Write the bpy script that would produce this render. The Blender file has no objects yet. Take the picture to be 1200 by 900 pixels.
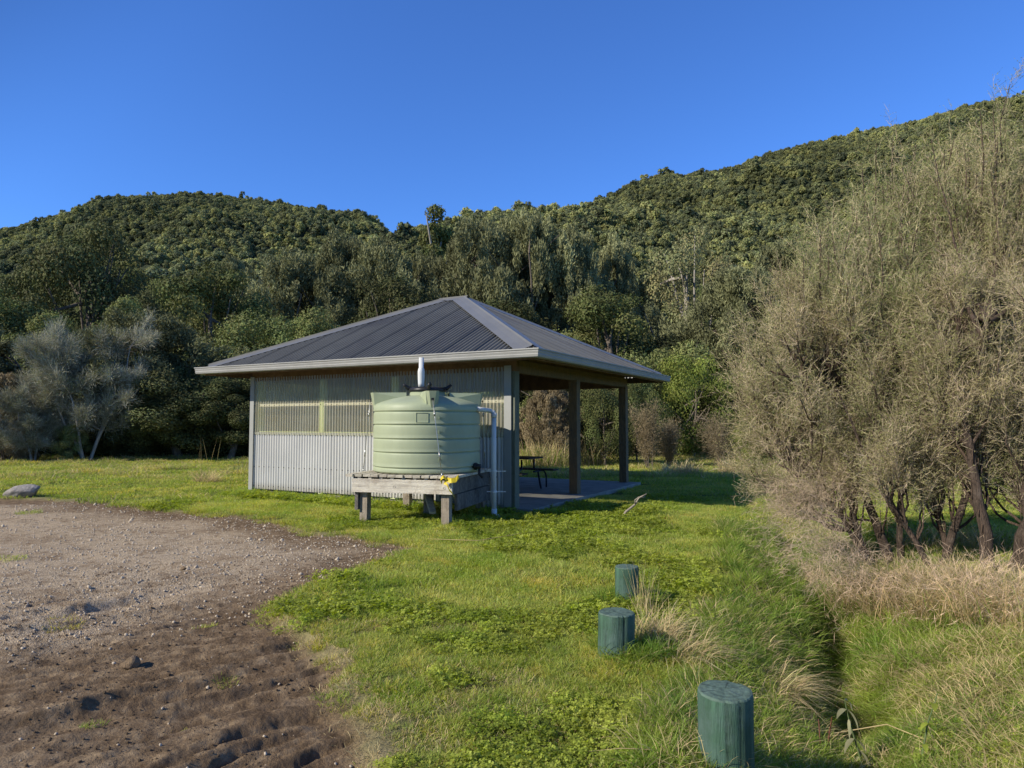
import bpy, math, random
import numpy as np
from math import radians, sin, cos, pi, atan2, sqrt
R0 = np.random.default_rng(7)
SC = bpy.context.scene
ROOT = SC.collection
# ------------------------------------------------------------------ camera
EYE = np.array([0.0, 0.0, 1.6]); FP = 800.0; PITCH = math.atan(45/800)
FWD = np.array([0, cos(PITCH), sin(PITCH)]); UPV = np.array([0, -sin(PITCH), cos(PITCH)])
cam_d = bpy.data.cameras.new('camera'); cam = bpy.data.objects.new('camera', cam_d); ROOT.objects.link(cam)
cam.location = EYE; cam.rotation_euler = (pi/2 + PITCH, 0, 0)
cam_d.lens = 24; cam_d.sensor_width = 36; cam_d.clip_start = 0.05; cam_d.clip_end = 6000
SC.camera = cam
def ray(px, py): return FWD*FP + np.array([1.0, 0, 0])*(px-600) + UPV*(450-py)
def at(px, py, Y):
    r = ray(px, py); return EYE + r*(Y/r[1])
def gnd(px, py, z=0.0):
    r = ray(px, py); return EYE + r*((z-1.6)/r[2])
# ------------------------------------------------------------------ noise
def _h(ix, iy, seed):
    n = (ix.astype(np.int64)*374761393 + iy.astype(np.int64)*668265263 + seed*1274126177) & 0xFFFFFFFF
    n = ((n ^ (n >> 13))*1103515245) & 0xFFFFFFFF
    n = ((n ^ (n >> 16))*668265263) & 0xFFFFFFFF
    return ((n ^ (n >> 15)) & 0xFFFF)/65535.0
def vn(x, y, seed=0):
    x = np.asarray(x, float); y = np.asarray(y, float)
    ix = np.floor(x); iy = np.floor(y); fx = x-ix; fy = y-iy
    fx = fx*fx*(3-2*fx); fy = fy*fy*(3-2*fy)
    a = _h(ix, iy, seed); b = _h(ix+1, iy, seed); c = _h(ix, iy+1, seed); d = _h(ix+1, iy+1, seed)
    return (a+(b-a)*fx)*(1-fy)+(c+(d-c)*fx)*fy - 0.5
def fbm(x, y, o=4, seed=0, g=0.5):
    s = 0; a = 1.0
    for i in range(o):
        s = s + a*vn(np.asarray(x)*(2.03**i)+i*7.3, np.asarray(y)*(2.03**i)-i*3.1, seed+i); a *= g
    return s
def sstep(a, b, x):
    t = np.clip((x-a)/(b-a), 0, 1); return t*t*(3-2*t)
def seg_dist(x, y, pts):
    """distance to polyline and signed side of the nearest segment"""
    best = np.full(np.shape(x), 1e9); side = np.zeros(np.shape(x))
    for (ax, ay), (bx, by) in zip(pts[:-1], pts[1:]):
        dx, dy = bx-ax, by-ay; L = dx*dx+dy*dy
        t = np.clip(((x-ax)*dx+(y-ay)*dy)/L, 0, 1)
        ex = x-(ax+t*dx); ey = y-(ay+t*dy); d = np.sqrt(ex*ex+ey*ey)
        m = d < best; best = np.where(m, d, best); side = np.where(m, np.sign(dx*ey-dy*ex), side)
    return best, side
def in_poly(x, y, P):
    c = np.zeros(np.shape(x), bool); n = len(P)
    for i in range(n):
        (x1, y1), (x2, y2) = P[i], P[(i+1) % n]
        if y1 == y2: continue
        k = ((y1 > y) != (y2 > y)) & (x < (x2-x1)*(y-y1)/(y2-y1)+x1); c ^= k
    return c
# ------------------------------------------------------------------ mesh accumulation
class Acc:
    def __init__(s): s.V = []; s.F = []; s.C = []; s.M = []; s.n = 0
    def add(s, V, F, col=(1, 1, 1), mat=0):
        V = np.asarray(V, np.float32).reshape(-1, 3); F = np.asarray(F, np.int64).reshape(-1, 4)
        col = np.asarray(col, np.float32)
        if col.ndim == 1: col = np.tile(col, (len(V), 1))
        s.V.append(V); s.F.append(F+s.n); s.C.append(col); s.M.append(np.full(len(F), mat, np.int32)); s.n += len(V)
    def mesh(s, name, mats, smooth=False):
        V = np.concatenate(s.V); F = np.concatenate(s.F); C = np.concatenate(s.C); M = np.concatenate(s.M)
        me = bpy.data.meshes.new(name); me.vertices.add(len(V)); me.vertices.foreach_set('co', V.ravel())
        me.loops.add(F.size); me.loops.foreach_set('vertex_index', F.ravel().astype(np.int32))
        me.polygons.add(len(F)); me.polygons.foreach_set('loop_start', np.arange(0, F.size, 4, dtype=np.int32))
        me.polygons.foreach_set('material_index', M)
        me.polygons.foreach_set('use_smooth', np.full(len(F), smooth))
        a = me.color_attributes.new('tint', 'FLOAT_COLOR', 'POINT')
        a.data.foreach_set('color', np.concatenate([C, np.ones((len(C), 1), np.float32)], 1).ravel())
        for m in (mats if isinstance(mats, (list, tuple)) else [mats]): me.materials.append(m)
        me.update(calc_edges=True); return me
    def build(s, name, mats, parent=None, smooth=False, loc=None):
        return link(name, s.mesh(name, mats, smooth), parent, loc)
def link(name, data, parent=None, loc=None):
    o = bpy.data.objects.new(name, data); ROOT.objects.link(o)
    if parent is not None: o.parent = parent
    if loc is not None: o.location = loc
    return o
def tag(o, label=None, cat=None, group=None, kind=None):
    if label: o['label'] = label
    if cat: o['category'] = cat
    if group: o['group'] = group
    if kind: o['kind'] = kind
    return o
def thing(name, label, cat, loc=(0, 0, 0), rz=0.0, group=None):
    o = link(name, None, None, loc); o.rotation_euler = (0, 0, rz); o.empty_display_size = .2
    return tag(o, label, cat, group)
def copy_tree(o, parent=None):
    c = o.copy(); ROOT.objects.link(c); c.parent = parent
    for ch in o.children: copy_tree(ch, c)
    return c
BF = np.array([[0, 3, 2, 1], [4, 5, 6, 7], [0, 1, 5, 4], [1, 2, 6, 5], [2, 3, 7, 6], [3, 0, 4, 7]])
def box(a, lo, hi, col=(1, 1, 1), M=None, mat=0, jit=0):
    x0, y0, z0 = lo; x1, y1, z1 = hi
    V = np.array([[x0, y0, z0], [x1, y0, z0], [x1, y1, z0], [x0, y1, z0], [x0, y0, z1], [x1, y0, z1], [x1, y1, z1], [x0, y1, z1]], float)
    if jit: V += R0.uniform(-jit, jit, V.shape)
    if M is not None: V = V@M[0].T + M[1]
    a.add(V, BF, col, mat)
def beam(a, p, q, w, h, col=(1, 1, 1), up=(0, 0, 1), mat=0):
    p = np.asarray(p, float); q = np.asarray(q, float); d = q-p; L = np.linalg.norm(d); d = d/L
    s = np.cross(d, up); s /= np.linalg.norm(s); u = np.cross(s, d)
    box(a, (0, -w/2, -h/2), (L, w/2, h/2), col, (np.stack([d, s, u], 1), p), mat)
def frame_of(d):
    d = d/np.linalg.norm(d); r = np.array([0, 0, 1.0]) if abs(d[2]) < .9 else np.array([1.0, 0, 0])
    s = np.cross(d, r); s /= np.linalg.norm(s); return s, np.cross(s, d)
def tube(a, P, rad, n=8, col=(1, 1, 1), mat=0, cap=True):
    P = np.asarray(P, float); rad = np.broadcast_to(rad, (len(P),)).astype(float)
    if cap:
        P = np.concatenate([P[:1], P, P[-1:]]); rad = np.concatenate([[1e-4], rad, [1e-4]])
    T = np.gradient(P, axis=0)
    if cap: T[0] = T[1] = P[2]-P[1]; T[-1] = T[-2] = P[-2]-P[-3]
    th = np.arange(n)*2*pi/n; rings = []
    s, u = frame_of(T[len(T)//2]+1e-9)
    for i in range(len(P)):
        t = T[i]/(np.linalg.norm(T[i])+1e-12)
        s = s-t*np.dot(s, t); s /= np.linalg.norm(s); u = np.cross(t, s)
        rings.append(P[i]+rad[i]*(np.cos(th)[:, None]*s+np.sin(th)[:, None]*u))
    V = np.concatenate(rings); m = len(P)
    i, j = np.meshgrid(np.arange(m-1), np.arange(n), indexing='ij'); i = i.ravel(); j = j.ravel(); k = (j+1) % n
    a.add(V, np.stack([i*n+j, i*n+k, (i+1)*n+k, (i+1)*n+j], 1), col, mat)
def lathe(a, prof, n=48, col=(1, 1, 1), cen=(0, 0, 0), mat=0, fn=None):
    prof = np.asarray(prof, float); th = np.arange(n)*2*pi/n
    V = np.stack([np.outer(prof[:, 0], np.cos(th)), np.outer(prof[:, 0], np.sin(th)), np.repeat(prof[:, 1:2], n, 1)], -1)
    if fn: V = fn(V, th)
    V = V.reshape(-1, 3)+np.asarray(cen); m = len(prof)
    i, j = np.meshgrid(np.arange(m-1), np.arange(n), indexing='ij'); i = i.ravel(); j = j.ravel(); k = (j+1) % n
    a.add(V, np.stack([i*n+j, i*n+k, (i+1)*n+k, (i+1)*n+j], 1), col, mat)
def unit(v): return v/(np.linalg.norm(v, axis=-1, keepdims=True)+1e-9)
def leaves(a, C, A, L, W, col, mat=0, rng=R0, face=None):
    """rhombus leaves: centres C, long axis A, length L, width W"""
    n = len(C); r = rng.normal(size=(n, 3)) if face is None else np.cross(A, face)+rng.normal(size=(n, 3))*.35
    w = unit(r-A*np.sum(r*A, 1, keepdims=True))
    L = np.broadcast_to(L, (n,))[:, None]; W = np.broadcast_to(W, (n,))[:, None]
    V = np.stack([C-A*L/2, C+w*W/2-A*L*.08, C+A*L/2, C-w*W/2-A*L*.08], 1).reshape(-1, 3)
    col = np.asarray(col, float); col = np.repeat(np.broadcast_to(col, (n, 3)), 4, 0)
    a.add(V, np.arange(4*n).reshape(n, 4), col, mat)
# ------------------------------------------------------------------ materials
def new_mat(name):
    m = bpy.data.materials.new(name); m.use_nodes = True; nt = m.node_tree; nt.nodes.clear()
    return m, nt, nt.nodes, nt.links
def nd(N, t, **k):
    n = N.new(t)
    for a, b in k.items():
        if a in n.inputs.keys(): n.inputs[a].default_value = b
        else: setattr(n, a, b)
    return n
def noise(N, L, scale, detail=4, rough=.55, vec=None, dist=0):
    n = N.new('ShaderNodeTexNoise'); n.inputs['Scale'].default_value = scale; n.inputs['Detail'].default_value = detail
    n.inputs['Roughness'].default_value = rough; n.inputs['Distortion'].default_value = dist
    if vec is not None: L.new(vec, n.inputs['Vector'])
    return n
def ramp(N, L, fac, stops):
    r = N.new('ShaderNodeValToRGB'); L.new(fac, r.inputs[0]); e = r.color_ramp.elements
    while len(e) < len(stops): e.new(.5)
    for i, (p, c) in enumerate(stops):
        e[i].position = p; e[i].color = (*c, 1) if len(c) == 3 else c
    return r
def mix(N, L, fac, a, b, mode='MIX'):
    n = N.new('ShaderNodeMix'); n.data_type = 'RGBA'; n.blend_type = mode
    for sock, v in ((n.inputs[0], fac), (n.inputs[6], a), (n.inputs[7], b)):
        if hasattr(v, 'links') or isinstance(v, bpy.types.NodeSocket): L.new(v, sock)
        elif isinstance(v, (int, float)): sock.default_value = v
        else: sock.default_value = (*v, 1)
    return n.outputs[2]
def simple(name, col, rough=.6, metal=0, var=.25, scale=6, bump=.15, bscale=40, dirt=None, spec=.4, stretch=None, dist=.01):
    """painted / metal / wood / concrete: base colour broken by noise, optional stretched grain and grime"""
    m, nt, N, L = new_mat(name)
    tc = N.new('ShaderNodeTexCoord'); vec = tc.outputs['Object']
    if stretch:
        mp = N.new('ShaderNodeMapping'); mp.inputs['Scale'].default_value = stretch; L.new(vec, mp.inputs[0]); vec2 = mp.outputs[0]
    else: vec2 = vec
    n1 = noise(N, L, scale, 6, .6, vec2); n2 = noise(N, L, bscale, 4, .6, vec2)
    c = np.array(col)
    r = ramp(N, L, n1.outputs[0], [(.3, tuple(c*(1-var))), (.7, tuple(np.minimum(c*(1+var), 1)))])
    out = r.outputs[0]
    at_ = nd(N, 'ShaderNodeAttribute', attribute_name='tint'); out = mix(N, L, 1.0, out, at_.outputs['Color'], 'MULTIPLY')
    if dirt:
        n3 = noise(N, L, scale*.6, 8, .7, vec); r3 = ramp(N, L, n3.outputs[0], [(.5, (0, 0, 0)), (.72, (1, 1, 1))])
        out = mix(N, L, r3.outputs[0], out, dirt)
    b = nd(N, 'ShaderNodeBsdfPrincipled', Roughness=rough, Metallic=metal); L.new(out, b.inputs['Base Color'])
    b.inputs['Specular IOR Level'].default_value = spec
    bp = nd(N, 'ShaderNodeBump', Strength=bump, Distance=dist); L.new(n2.outputs[0], bp.inputs['Height']); L.new(bp.outputs[0], b.inputs['Normal'])
    o = N.new('ShaderNodeOutputMaterial'); L.new(b.outputs[0], o.inputs[0]); return m
def foliage(name, col, trans=.3, var=.25, rough=.55, big=None, bigscale=.35, objrand=0.0, spec=.25, hue=None):
    """leaf material: mesh tint x noise at world scale, part of the light passing through"""
    m, nt, N, L = new_mat(name)
    geo = N.new('ShaderNodeNewGeometry'); at_ = nd(N, 'ShaderNodeAttribute', attribute_name='tint')
    c = np.array(col); n1 = noise(N, L, bigscale, 3, .6, geo.outputs['Position'])
    r = ramp(N, L, n1.outputs[0], [(.35, tuple(c*(1-var))), (.65, tuple(c*(1+var)))] if big is None else [(.36, tuple(c)), (.64, tuple(big))])
    out = mix(N, L, 1.0, r.outputs[0], at_.outputs['Color'], 'MULTIPLY')
    if objrand:
        oi = N.new('ShaderNodeObjectInfo')
        rr = ramp(N, L, oi.outputs['Random'], hue or [(0, (1-objrand,)*3), (1, (1+objrand,)*3)])
        out = mix(N, L, 1.0, out, rr.outputs[0], 'MULTIPLY')
    d = nd(N, 'ShaderNodeBsdfPrincipled', Roughness=rough); d.inputs['Specular IOR Level'].default_value = spec
    L.new(out, d.inputs['Base Color'])
    t = N.new('ShaderNodeBsdfTranslucent'); hs = nd(N, 'ShaderNodeHueSaturation', Saturation=1.15, Value=1.2); L.new(out, hs.inputs['Color']); L.new(hs.outputs[0], t.inputs[0])
    mx = nd(N, 'ShaderNodeMixShader'); mx.inputs[0].default_value = trans; L.new(d.outputs[0], mx.inputs[1]); L.new(t.outputs[0], mx.inputs[2])
    o = N.new('ShaderNodeOutputMaterial'); L.new(mx.outputs[0], o.inputs[0]); return m
# ------------------------------------------------------------------ world + sun
SUN_H = unit(np.array([-0.89, -0.454])); SUN_EL = radians(32)
sundir = np.array([SUN_H[0]*cos(SUN_EL), SUN_H[1]*cos(SUN_EL), sin(SUN_EL)])
w = bpy.data.worlds.new('World'); SC.world = w; w.use_nodes = True; N = w.node_tree.nodes; L = w.node_tree.links
N.clear(); sky = N.new('ShaderNodeTexSky'); sky.sky_type = 'NISHITA'; sky.sun_disc = False
sky.sun_elevation = SUN_EL; sky.sun_rotation = atan2(SUN_H[0], SUN_H[1]); sky.air_density = 1.0; sky.dust_density = .05; sky.ozone_density = 2.5; sky.altitude = 200
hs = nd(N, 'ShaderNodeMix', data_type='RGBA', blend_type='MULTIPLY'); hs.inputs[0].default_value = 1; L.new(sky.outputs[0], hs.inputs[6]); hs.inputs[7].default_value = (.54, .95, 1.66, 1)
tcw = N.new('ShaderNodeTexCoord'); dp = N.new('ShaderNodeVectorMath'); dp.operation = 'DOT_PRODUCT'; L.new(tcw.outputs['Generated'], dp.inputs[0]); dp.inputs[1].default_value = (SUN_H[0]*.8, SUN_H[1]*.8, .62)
# added dimming: sky darkened overhead and on the sun's side to cut ambient light
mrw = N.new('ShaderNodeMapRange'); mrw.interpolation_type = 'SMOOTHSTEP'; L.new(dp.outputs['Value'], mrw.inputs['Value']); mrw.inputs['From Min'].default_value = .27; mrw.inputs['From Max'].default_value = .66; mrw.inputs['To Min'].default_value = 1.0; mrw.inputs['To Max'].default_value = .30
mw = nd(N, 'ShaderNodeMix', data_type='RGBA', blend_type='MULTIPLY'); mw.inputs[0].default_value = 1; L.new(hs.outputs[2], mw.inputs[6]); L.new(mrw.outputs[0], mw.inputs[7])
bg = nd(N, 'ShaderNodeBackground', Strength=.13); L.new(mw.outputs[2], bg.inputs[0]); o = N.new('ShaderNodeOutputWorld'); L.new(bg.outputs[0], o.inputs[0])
sd = bpy.data.lights.new('sun', 'SUN'); sd.energy = 5.0; sd.angle = radians(.53); sd.color = (1, .94, .83)
so = link('sun', sd)
import mathutils
so.rotation_euler = mathutils.Vector(sundir).to_track_quat('Z', 'Y').to_euler(); so.location = (-20, -10, 20)
SC.view_settings.view_transform = 'Standard'; SC.view_settings.look = 'None'; SC.view_settings.exposure = 0
SC.render.engine = 'CYCLES'; SC.cycles.use_denoising = True; SC.cycles.max_bounces = 6; SC.cycles.transparent_max_bounces = 12
SC.cycles.diffuse_bounces = 1; SC.cycles.glossy_bounces = 2; SC.cycles.transmission_bounces = 3
# ------------------------------------------------------------------ terrain height and masks
DITCH = [(1.15, 1.0), (1.3, 2.4), (1.72, 3.5), (2.3, 4.7), (2.95, 6.3), (3.6, 8.4), (4.5, 11.5), (6.5, 16)]
_dp = [(-900, 583), (-100, 583), (30, 583), (100, 586), (130, 591), (200, 600), (300, 606), (345, 620), (410, 627), (480, 641), (440, 662), (362, 684), (305, 708), (335, 732), (370, 762), (400, 792), (432, 840), (452, 900), (455, 1000), (440, 1300), (-2500, 1300)]
DIRT = [tuple(gnd(*p)[:2]) for p in _dp]
def dirt_mask(x, y):
    wx = x+.16*fbm(x*1.7, y*1.7, 4, 11); wy = y+.22*fbm(x*1.7, y*1.7, 4, 23)
    d, _ = seg_dist(wx, wy, DIRT+[DIRT[0]]); ins = in_poly(wx, wy, DIRT); sd_ = np.where(ins, d, -d)
    return sd_
T_ = np.array([.75, .66]); N_ = np.array([-.66, .75])
def height(x, y, fine=True, sdm=None):
    x = np.asarray(x, float); y = np.asarray(y, float)
    far = sstep(16, 30, np.hypot(x, y))
    h = .05*fbm(x*.25, y*.25, 3, 3)+.02*fbm(x*1.1, y*1.1, 3, 5)*(1-far*.5)
    d, side = seg_dist(x+.22*fbm(x*1.1, y*1.1, 3, 7), y, DITCH)
    wob = 1+.5*fbm(x*.9, y*.9, 2, 9)
    fade = 1-sstep(9, 15, y)
    h = h-fade*(.27*sstep(3.9, 4.8, y)*(1-.5*sstep(6.5, 8, y))*np.exp(-(d/(.25*wob))**2)+.08*np.exp(-(d/(.27*wob))**2)+.26*np.exp(-(d/1.05)**2))
    # rank bank left of the ditch bulges a little; far bank is higher
    h = h+fade*(.10*np.exp(-((d-.95)/.4)**2)*(side > 0)*(y > 3.2))+fade*.12*sstep(.3, 1.4, d)*(side < 0)
    m = dirt_mask(x, y) if sdm is None else sdm
    dm = sstep(-.12, .12, m)
    q = x*N_[0]+y*N_[1]; t = x*T_[0]+y*T_[1]
    qq = q+.35*fbm(t*.55, q*.7, 2, 31)+.03*fbm(t*4, q*4, 3, 33)
    near = (1-sstep(6.2, 8.2, y))*sstep(-6.5, -3.4, x)
    if fine:
        qr = qq+.020*fbm(x*11, y*11, 3, 61)
        rut = .035*fbm(qr*1.6, t*.4, 2, 40)
        for f_, g_, sd1, dp in ((1.5, .16, 41, .08), (2.6, .22, 42, .10), (4.6, .32, 44, .085), (7.5, .45, 46, .06), (12, .7, 48, .03)):
            n1 = vn(qr*f_, t*g_, sd1)+.25*vn(qr*f_*2.1, t*g_*2, sd1+7); on = sstep(-.02, .16, vn(qr*1.1+sd1, t*.55, sd1+20)+.13)
            rut = rut-dp*on*np.exp(-(n1/(.045*f_/1.5))**2)+.45*dp*on*np.exp(-((n1-.11*f_/1.5)/(.06*f_/1.5))**2)
        tread = .008*np.sin(qq*95)*sstep(.0, .25, vn(qq*2.0, t*.6, 45)+.1)
        clod = .055*np.clip(fbm(x*6, y*6, 5, 47, .6), -.1, 1)+.008*fbm(x*28, y*28, 2, 49)
        h = h+dm*(-.035+near*(rut*.52+tread+clod*.34)+(1-near)*(.012*fbm(x*3, y*3, 5, 53)+.03*np.clip(fbm(x*.9+q*.3, y*1.6, 3, 55)-.1, 0, .3)))
        h = h+(1-dm)*(.03*fbm(x*2.2, y*2.2, 4, 57))+(1-dm)*far*.10*np.clip(fbm(x*.55, y*.8, 3, 59), 0, 1)
    h = h+.06*np.exp(-((x-.80)**2+(y-4.75)**2)/.12)+.05*np.exp(-((x-1.03)**2+(y-6.1)**2)/.12)+.08*np.exp(-((x-1.0)**2+(y-3.3)**2)/.15)
    # level pad for the shelter
    lx = (x-.076)*.879-(y-12.2)*.477; ly = (x-.076)*.477+(y-12.2)*.879
    dd = np.maximum(np.maximum(np.abs(lx+3.2)-3.4, np.abs(ly-2.9)-3.0), 0)
    k = 1-sstep(0, .8, dd); h = h*(1-k)+(-.02)*k
    return h
def H1(x, y): return float(height(np.array([x]), np.array([y]))[0])
def on_ground(px, py):
    z = 0.0
    for _ in range(12):
        p = gnd(px, py, z); z = .5*z+.5*H1(p[0], p[1])
    return np.array([p[0], p[1], H1(p[0], p[1])])
# ground material
def ground_material():
    m, nt, N, L = new_mat('ground_soil_and_turf')
    geo = N.new('ShaderNodeNewGeometry'); P = geo.outputs['Position']
    dr = nd(N, 'ShaderNodeAttribute', attribute_name='dirt'); gv = nd(N, 'ShaderNodeAttribute', attribute_name='gravel')
    n1 = noise(N, L, .6, 5, .6, P); n2 = noise(N, L, 9, 6, .65, P); n3 = noise(N, L, 60, 4, .6, P)
    turf = ramp(N, L, n2.outputs[0], [(.3, (.08, .095, .02)), (.55, (.16, .185, .04)), (.75, (.26, .26, .08))])
    tvar = ramp(N, L, n1.outputs[0], [(.35, (.8, .9, .7)), (.6, (1.1, 1.1, 1))]); turfc = mix(N, L, 1, turf.outputs[0], tvar.outputs[0], 'MULTIPLY')
    soil = ramp(N, L, n2.outputs[0], [(.28, (.085, .054, .030)), (.5, (.20, .135, .078)), (.72, (.38, .275, .165))])
    vor = nd(N, 'ShaderNodeTexVoronoi', Scale=95.0); L.new(P, vor.inputs['Vector'])
    gr = ramp(N, L, vor.outputs['Distance'], [(.0, (.84, .665, .455)), (.45, (.58, .445, .295)), (.75, (.20, .16, .11))])
    gc = mix(N, L, .55, gr.outputs[0], mix(N, L, n3.outputs[0], (.30, .225, .145), (.84, .665, .455)))
    bwv = N.new('ShaderNodeRGBToBW'); L.new(vor.outputs['Color'], bwv.inputs[0]); vorc = mix(N, L, .45, gc, bwv.outputs[0], 'SOFT_LIGHT')
    n5 = noise(N, L, 1.3, 8, .7, P); r5 = ramp(N, L, n5.outputs[0], [(.32, (.62, .56, .50)), (.5, (1, 1, 1)), (.7, (1.12, 1.1, 1.06))]); r6 = ramp(N, L, n2.outputs[0], [(.34, (.55, .50, .46)), (.5, (1, 1, 1))]); vorc = mix(N, L, 1, mix(N, L, 1, vorc, r5.outputs[0], 'MULTIPLY'), r6.outputs[0], 'MULTIPLY')
    dirtc = mix(N, L, gv.outputs['Fac'], soil.outputs[0], vorc)
    base = mix(N, L, dr.outputs['Fac'], turfc, dirtc)
    # pale dead fringe where the dirt meets the turf
    fr = nd(N, 'ShaderNodeAttribute', attribute_name='fringe'); base = mix(N, L, fr.outputs['Fac'], base, (.34, .28, .15))
    b = nd(N, 'ShaderNodeBsdfPrincipled', Roughness=.95); b.inputs['Specular IOR Level'].default_value = .15; L.new(base, b.inputs['Base Color'])
    add = nd(N, 'ShaderNodeMath', operation='ADD'); L.new(n2.outputs[0], add.inputs[0]); L.new(n3.outputs[0], add.inputs[1])
    vg = nd(N, 'ShaderNodeMath', operation='MULTIPLY'); L.new(vor.outputs['Distance'], vg.inputs[0]); L.new(gv.outputs['Fac'], vg.inputs[1])
    n4 = noise(N, L, 28, 10, .7, P); add3 = nd(N, 'ShaderNodeMath', operation='MULTIPLY_ADD'); L.new(n4.outputs[0], add3.inputs[0]); add3.inputs[1].default_value = 2.2; L.new(add.outputs[0], add3.inputs[2]); add2 = nd(N, 'ShaderNodeMath', operation='SUBTRACT'); L.new(add3.outputs[0], add2.inputs[0]); L.new(vg.outputs[0], add2.inputs[1])
    bp = nd(N, 'ShaderNodeBump', Strength=.9, Distance=.012); L.new(add2.outputs[0], bp.inputs['Height']); L.new(bp.outputs[0], b.inputs['Normal'])
    o = N.new('ShaderNodeOutputMaterial'); L.new(b.outputs[0], o.inputs[0]); return m
MG = ground_material()
def build_ground():
    th = np.concatenate([np.linspace(-180, -52, 40)[:-1], np.linspace(-52, 52, 900), np.linspace(52, 180, 40)[1:-1]])*pi/180
    r = np.concatenate([[.02, .5, 1.0, 1.4], np.geomspace(1.8, 14, 600), np.geomspace(14.3, 60, 130), np.geomspace(63, 3500, 50)])
    Rr, Th = np.meshgrid(r, th, indexing='ij'); X = Rr*np.sin(Th); Y = Rr*np.cos(Th)
    sdm = dirt_mask(X, Y); Z = height(X, Y, True, sdm); Z = np.where(Rr > 70, -0.1, Z)
    nr, nt_ = X.shape
    i, j = np.meshgrid(np.arange(nr-1), np.arange(nt_), indexing='ij'); j2 = (j+1) % nt_
    F = np.stack([i*nt_+j, i*nt_+j2, (i+1)*nt_+j2, (i+1)*nt_+j], -1).reshape(-1, 4)[:, ::-1]
    V = np.stack([X, Y, Z], -1).reshape(-1, 3); s = sdm.ravel()
    inside = (s[F].mean(1) > 0)
    q = X*N_[0]+Y*N_[1]
    grav = np.clip(sstep(5.3, 6.9, q+.9*fbm(X*.5, Y*.9, 4, 71))*.95+.35*np.clip(fbm(X*1.2, Y*1.2, 4, 77)+.05, 0, 1), 0, 1)
    grav *= sstep(.35, 1.5, sdm+.7*fbm(X*.8, Y*.8, 4, 73))
    for nm, sel in (('grass_field', ~inside), ('gravel_lot', inside)):
        f = F[sel]; u, inv = np.unique(f, return_inverse=True); a = Acc(); a.add(V[u], inv.reshape(-1, 4))
        me = a.mesh(nm, MG, True)
        for an, vals in (('dirt', sstep(-.10, .06, s[u]+.08*fbm(V[u, 0]*6, V[u, 1]*6, 3, 81))), ('gravel', grav.ravel()[u]), ('fringe', np.exp(-((s[u]+.07)/.12)**2)*np.clip(.55+fbm(V[u, 0]*2, V[u, 1]*2, 3, 83), 0, 1))):
            at_ = me.attributes.new(an, 'FLOAT', 'POINT'); at_.data.foreach_set('value', np.asarray(vals, np.float32))
        tag(link(nm, me), kind='structure')
build_ground()
# ------------------------------------------------------------------ hills
LEFT_SK = [(-900, 360), (-500, 330), (-300, 318), (-120, 300), (0, 277), (60, 259), (110, 249), (160, 236), (210, 229), (260, 231), (330, 241), (400, 252), (435, 263), (452, 277), (480, 305), (540, 350), (640, 420)]
RIGHT_SK = [(300, 330), (400, 303), (460, 286), (500, 277), (540, 268), (600, 258), (650, 253), (700, 241), (750, 219), (800, 210), (860, 200), (930, 182), (1000, 165), (1100, 142), (1200, 124), (1350, 105), (1600, 100), (2200, 130)]
def hill_fn(sk, yc_pts, y0):
    sp = np.array(sk, float); yp = np.array(yc_pts, float)
    def f(p, t):
        """p picture-column slope, t 0..1 foot to crest, >1 behind"""
        Yc = np.interp(p, yp[:, 0], yp[:, 1]); py = np.interp(p, sp[:, 0], sp[:, 1])
        zc = 1.6+(495-py)/800*Yc; Y = y0+(Yc-y0)*t; X = (p-600)/800*Y
        prof = np.where(t < 1, np.clip(t, 0, 1)**1.12*(1-.10*np.clip(t, 0, 1)**6)/.9, 1.0-.25*(t-1)) 
        prof = np.where(t < 1, np.minimum(prof, 1), prof)
        zz = zc*prof+(15*fbm(X/42, Y/42, 3, 91)+3*fbm(X/11, Y/11, 2, 95))*np.sin(np.clip(t, 0, 1)*pi)*.9-1.0*(1-np.clip(t*8, 0, 1))
        return X, Y, zz
    return f
hillL = hill_fn(LEFT_SK, [(-900, 300), (0, 280), (250, 290), (450, 270), (640, 230)], 62)
hillR = hill_fn(RIGHT_SK, [(300, 130), (470, 150), (560, 185), (650, 215), (760, 270), (900, 310), (1200, 330), (2200, 330)], 66)
MH = simple('hill_forest_floor', (.028, .038, .016), .95, 0, .4, .2, .3, 2, dist=.5)
def build_hill(f, p0, p1, n, mt):
    P, T = np.meshgrid(np.linspace(p0, p1, n), np.concatenate([np.linspace(0, 1, 60), np.linspace(1.04, 1.6, 8)]), indexing='ij')
    X, Y, Z = f(P, T); a = Acc(); V = np.stack([X, Y, Z], -1).reshape(-1, 3); m = P.shape[1]
    i, j = np.meshgrid(np.arange(n-1), np.arange(m-1), indexing='ij'); i = i.ravel(); j = j.ravel()
    a.add(V, np.stack([i*m+j, (i+1)*m+j, (i+1)*m+j+1, i*m+j+1], 1)); return tag(a.build('hill', mt, smooth=True), kind='structure')
build_hill(hillL, -900, 640, 160, MH); build_hill(hillR, 300, 2200, 170, MH)
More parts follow.
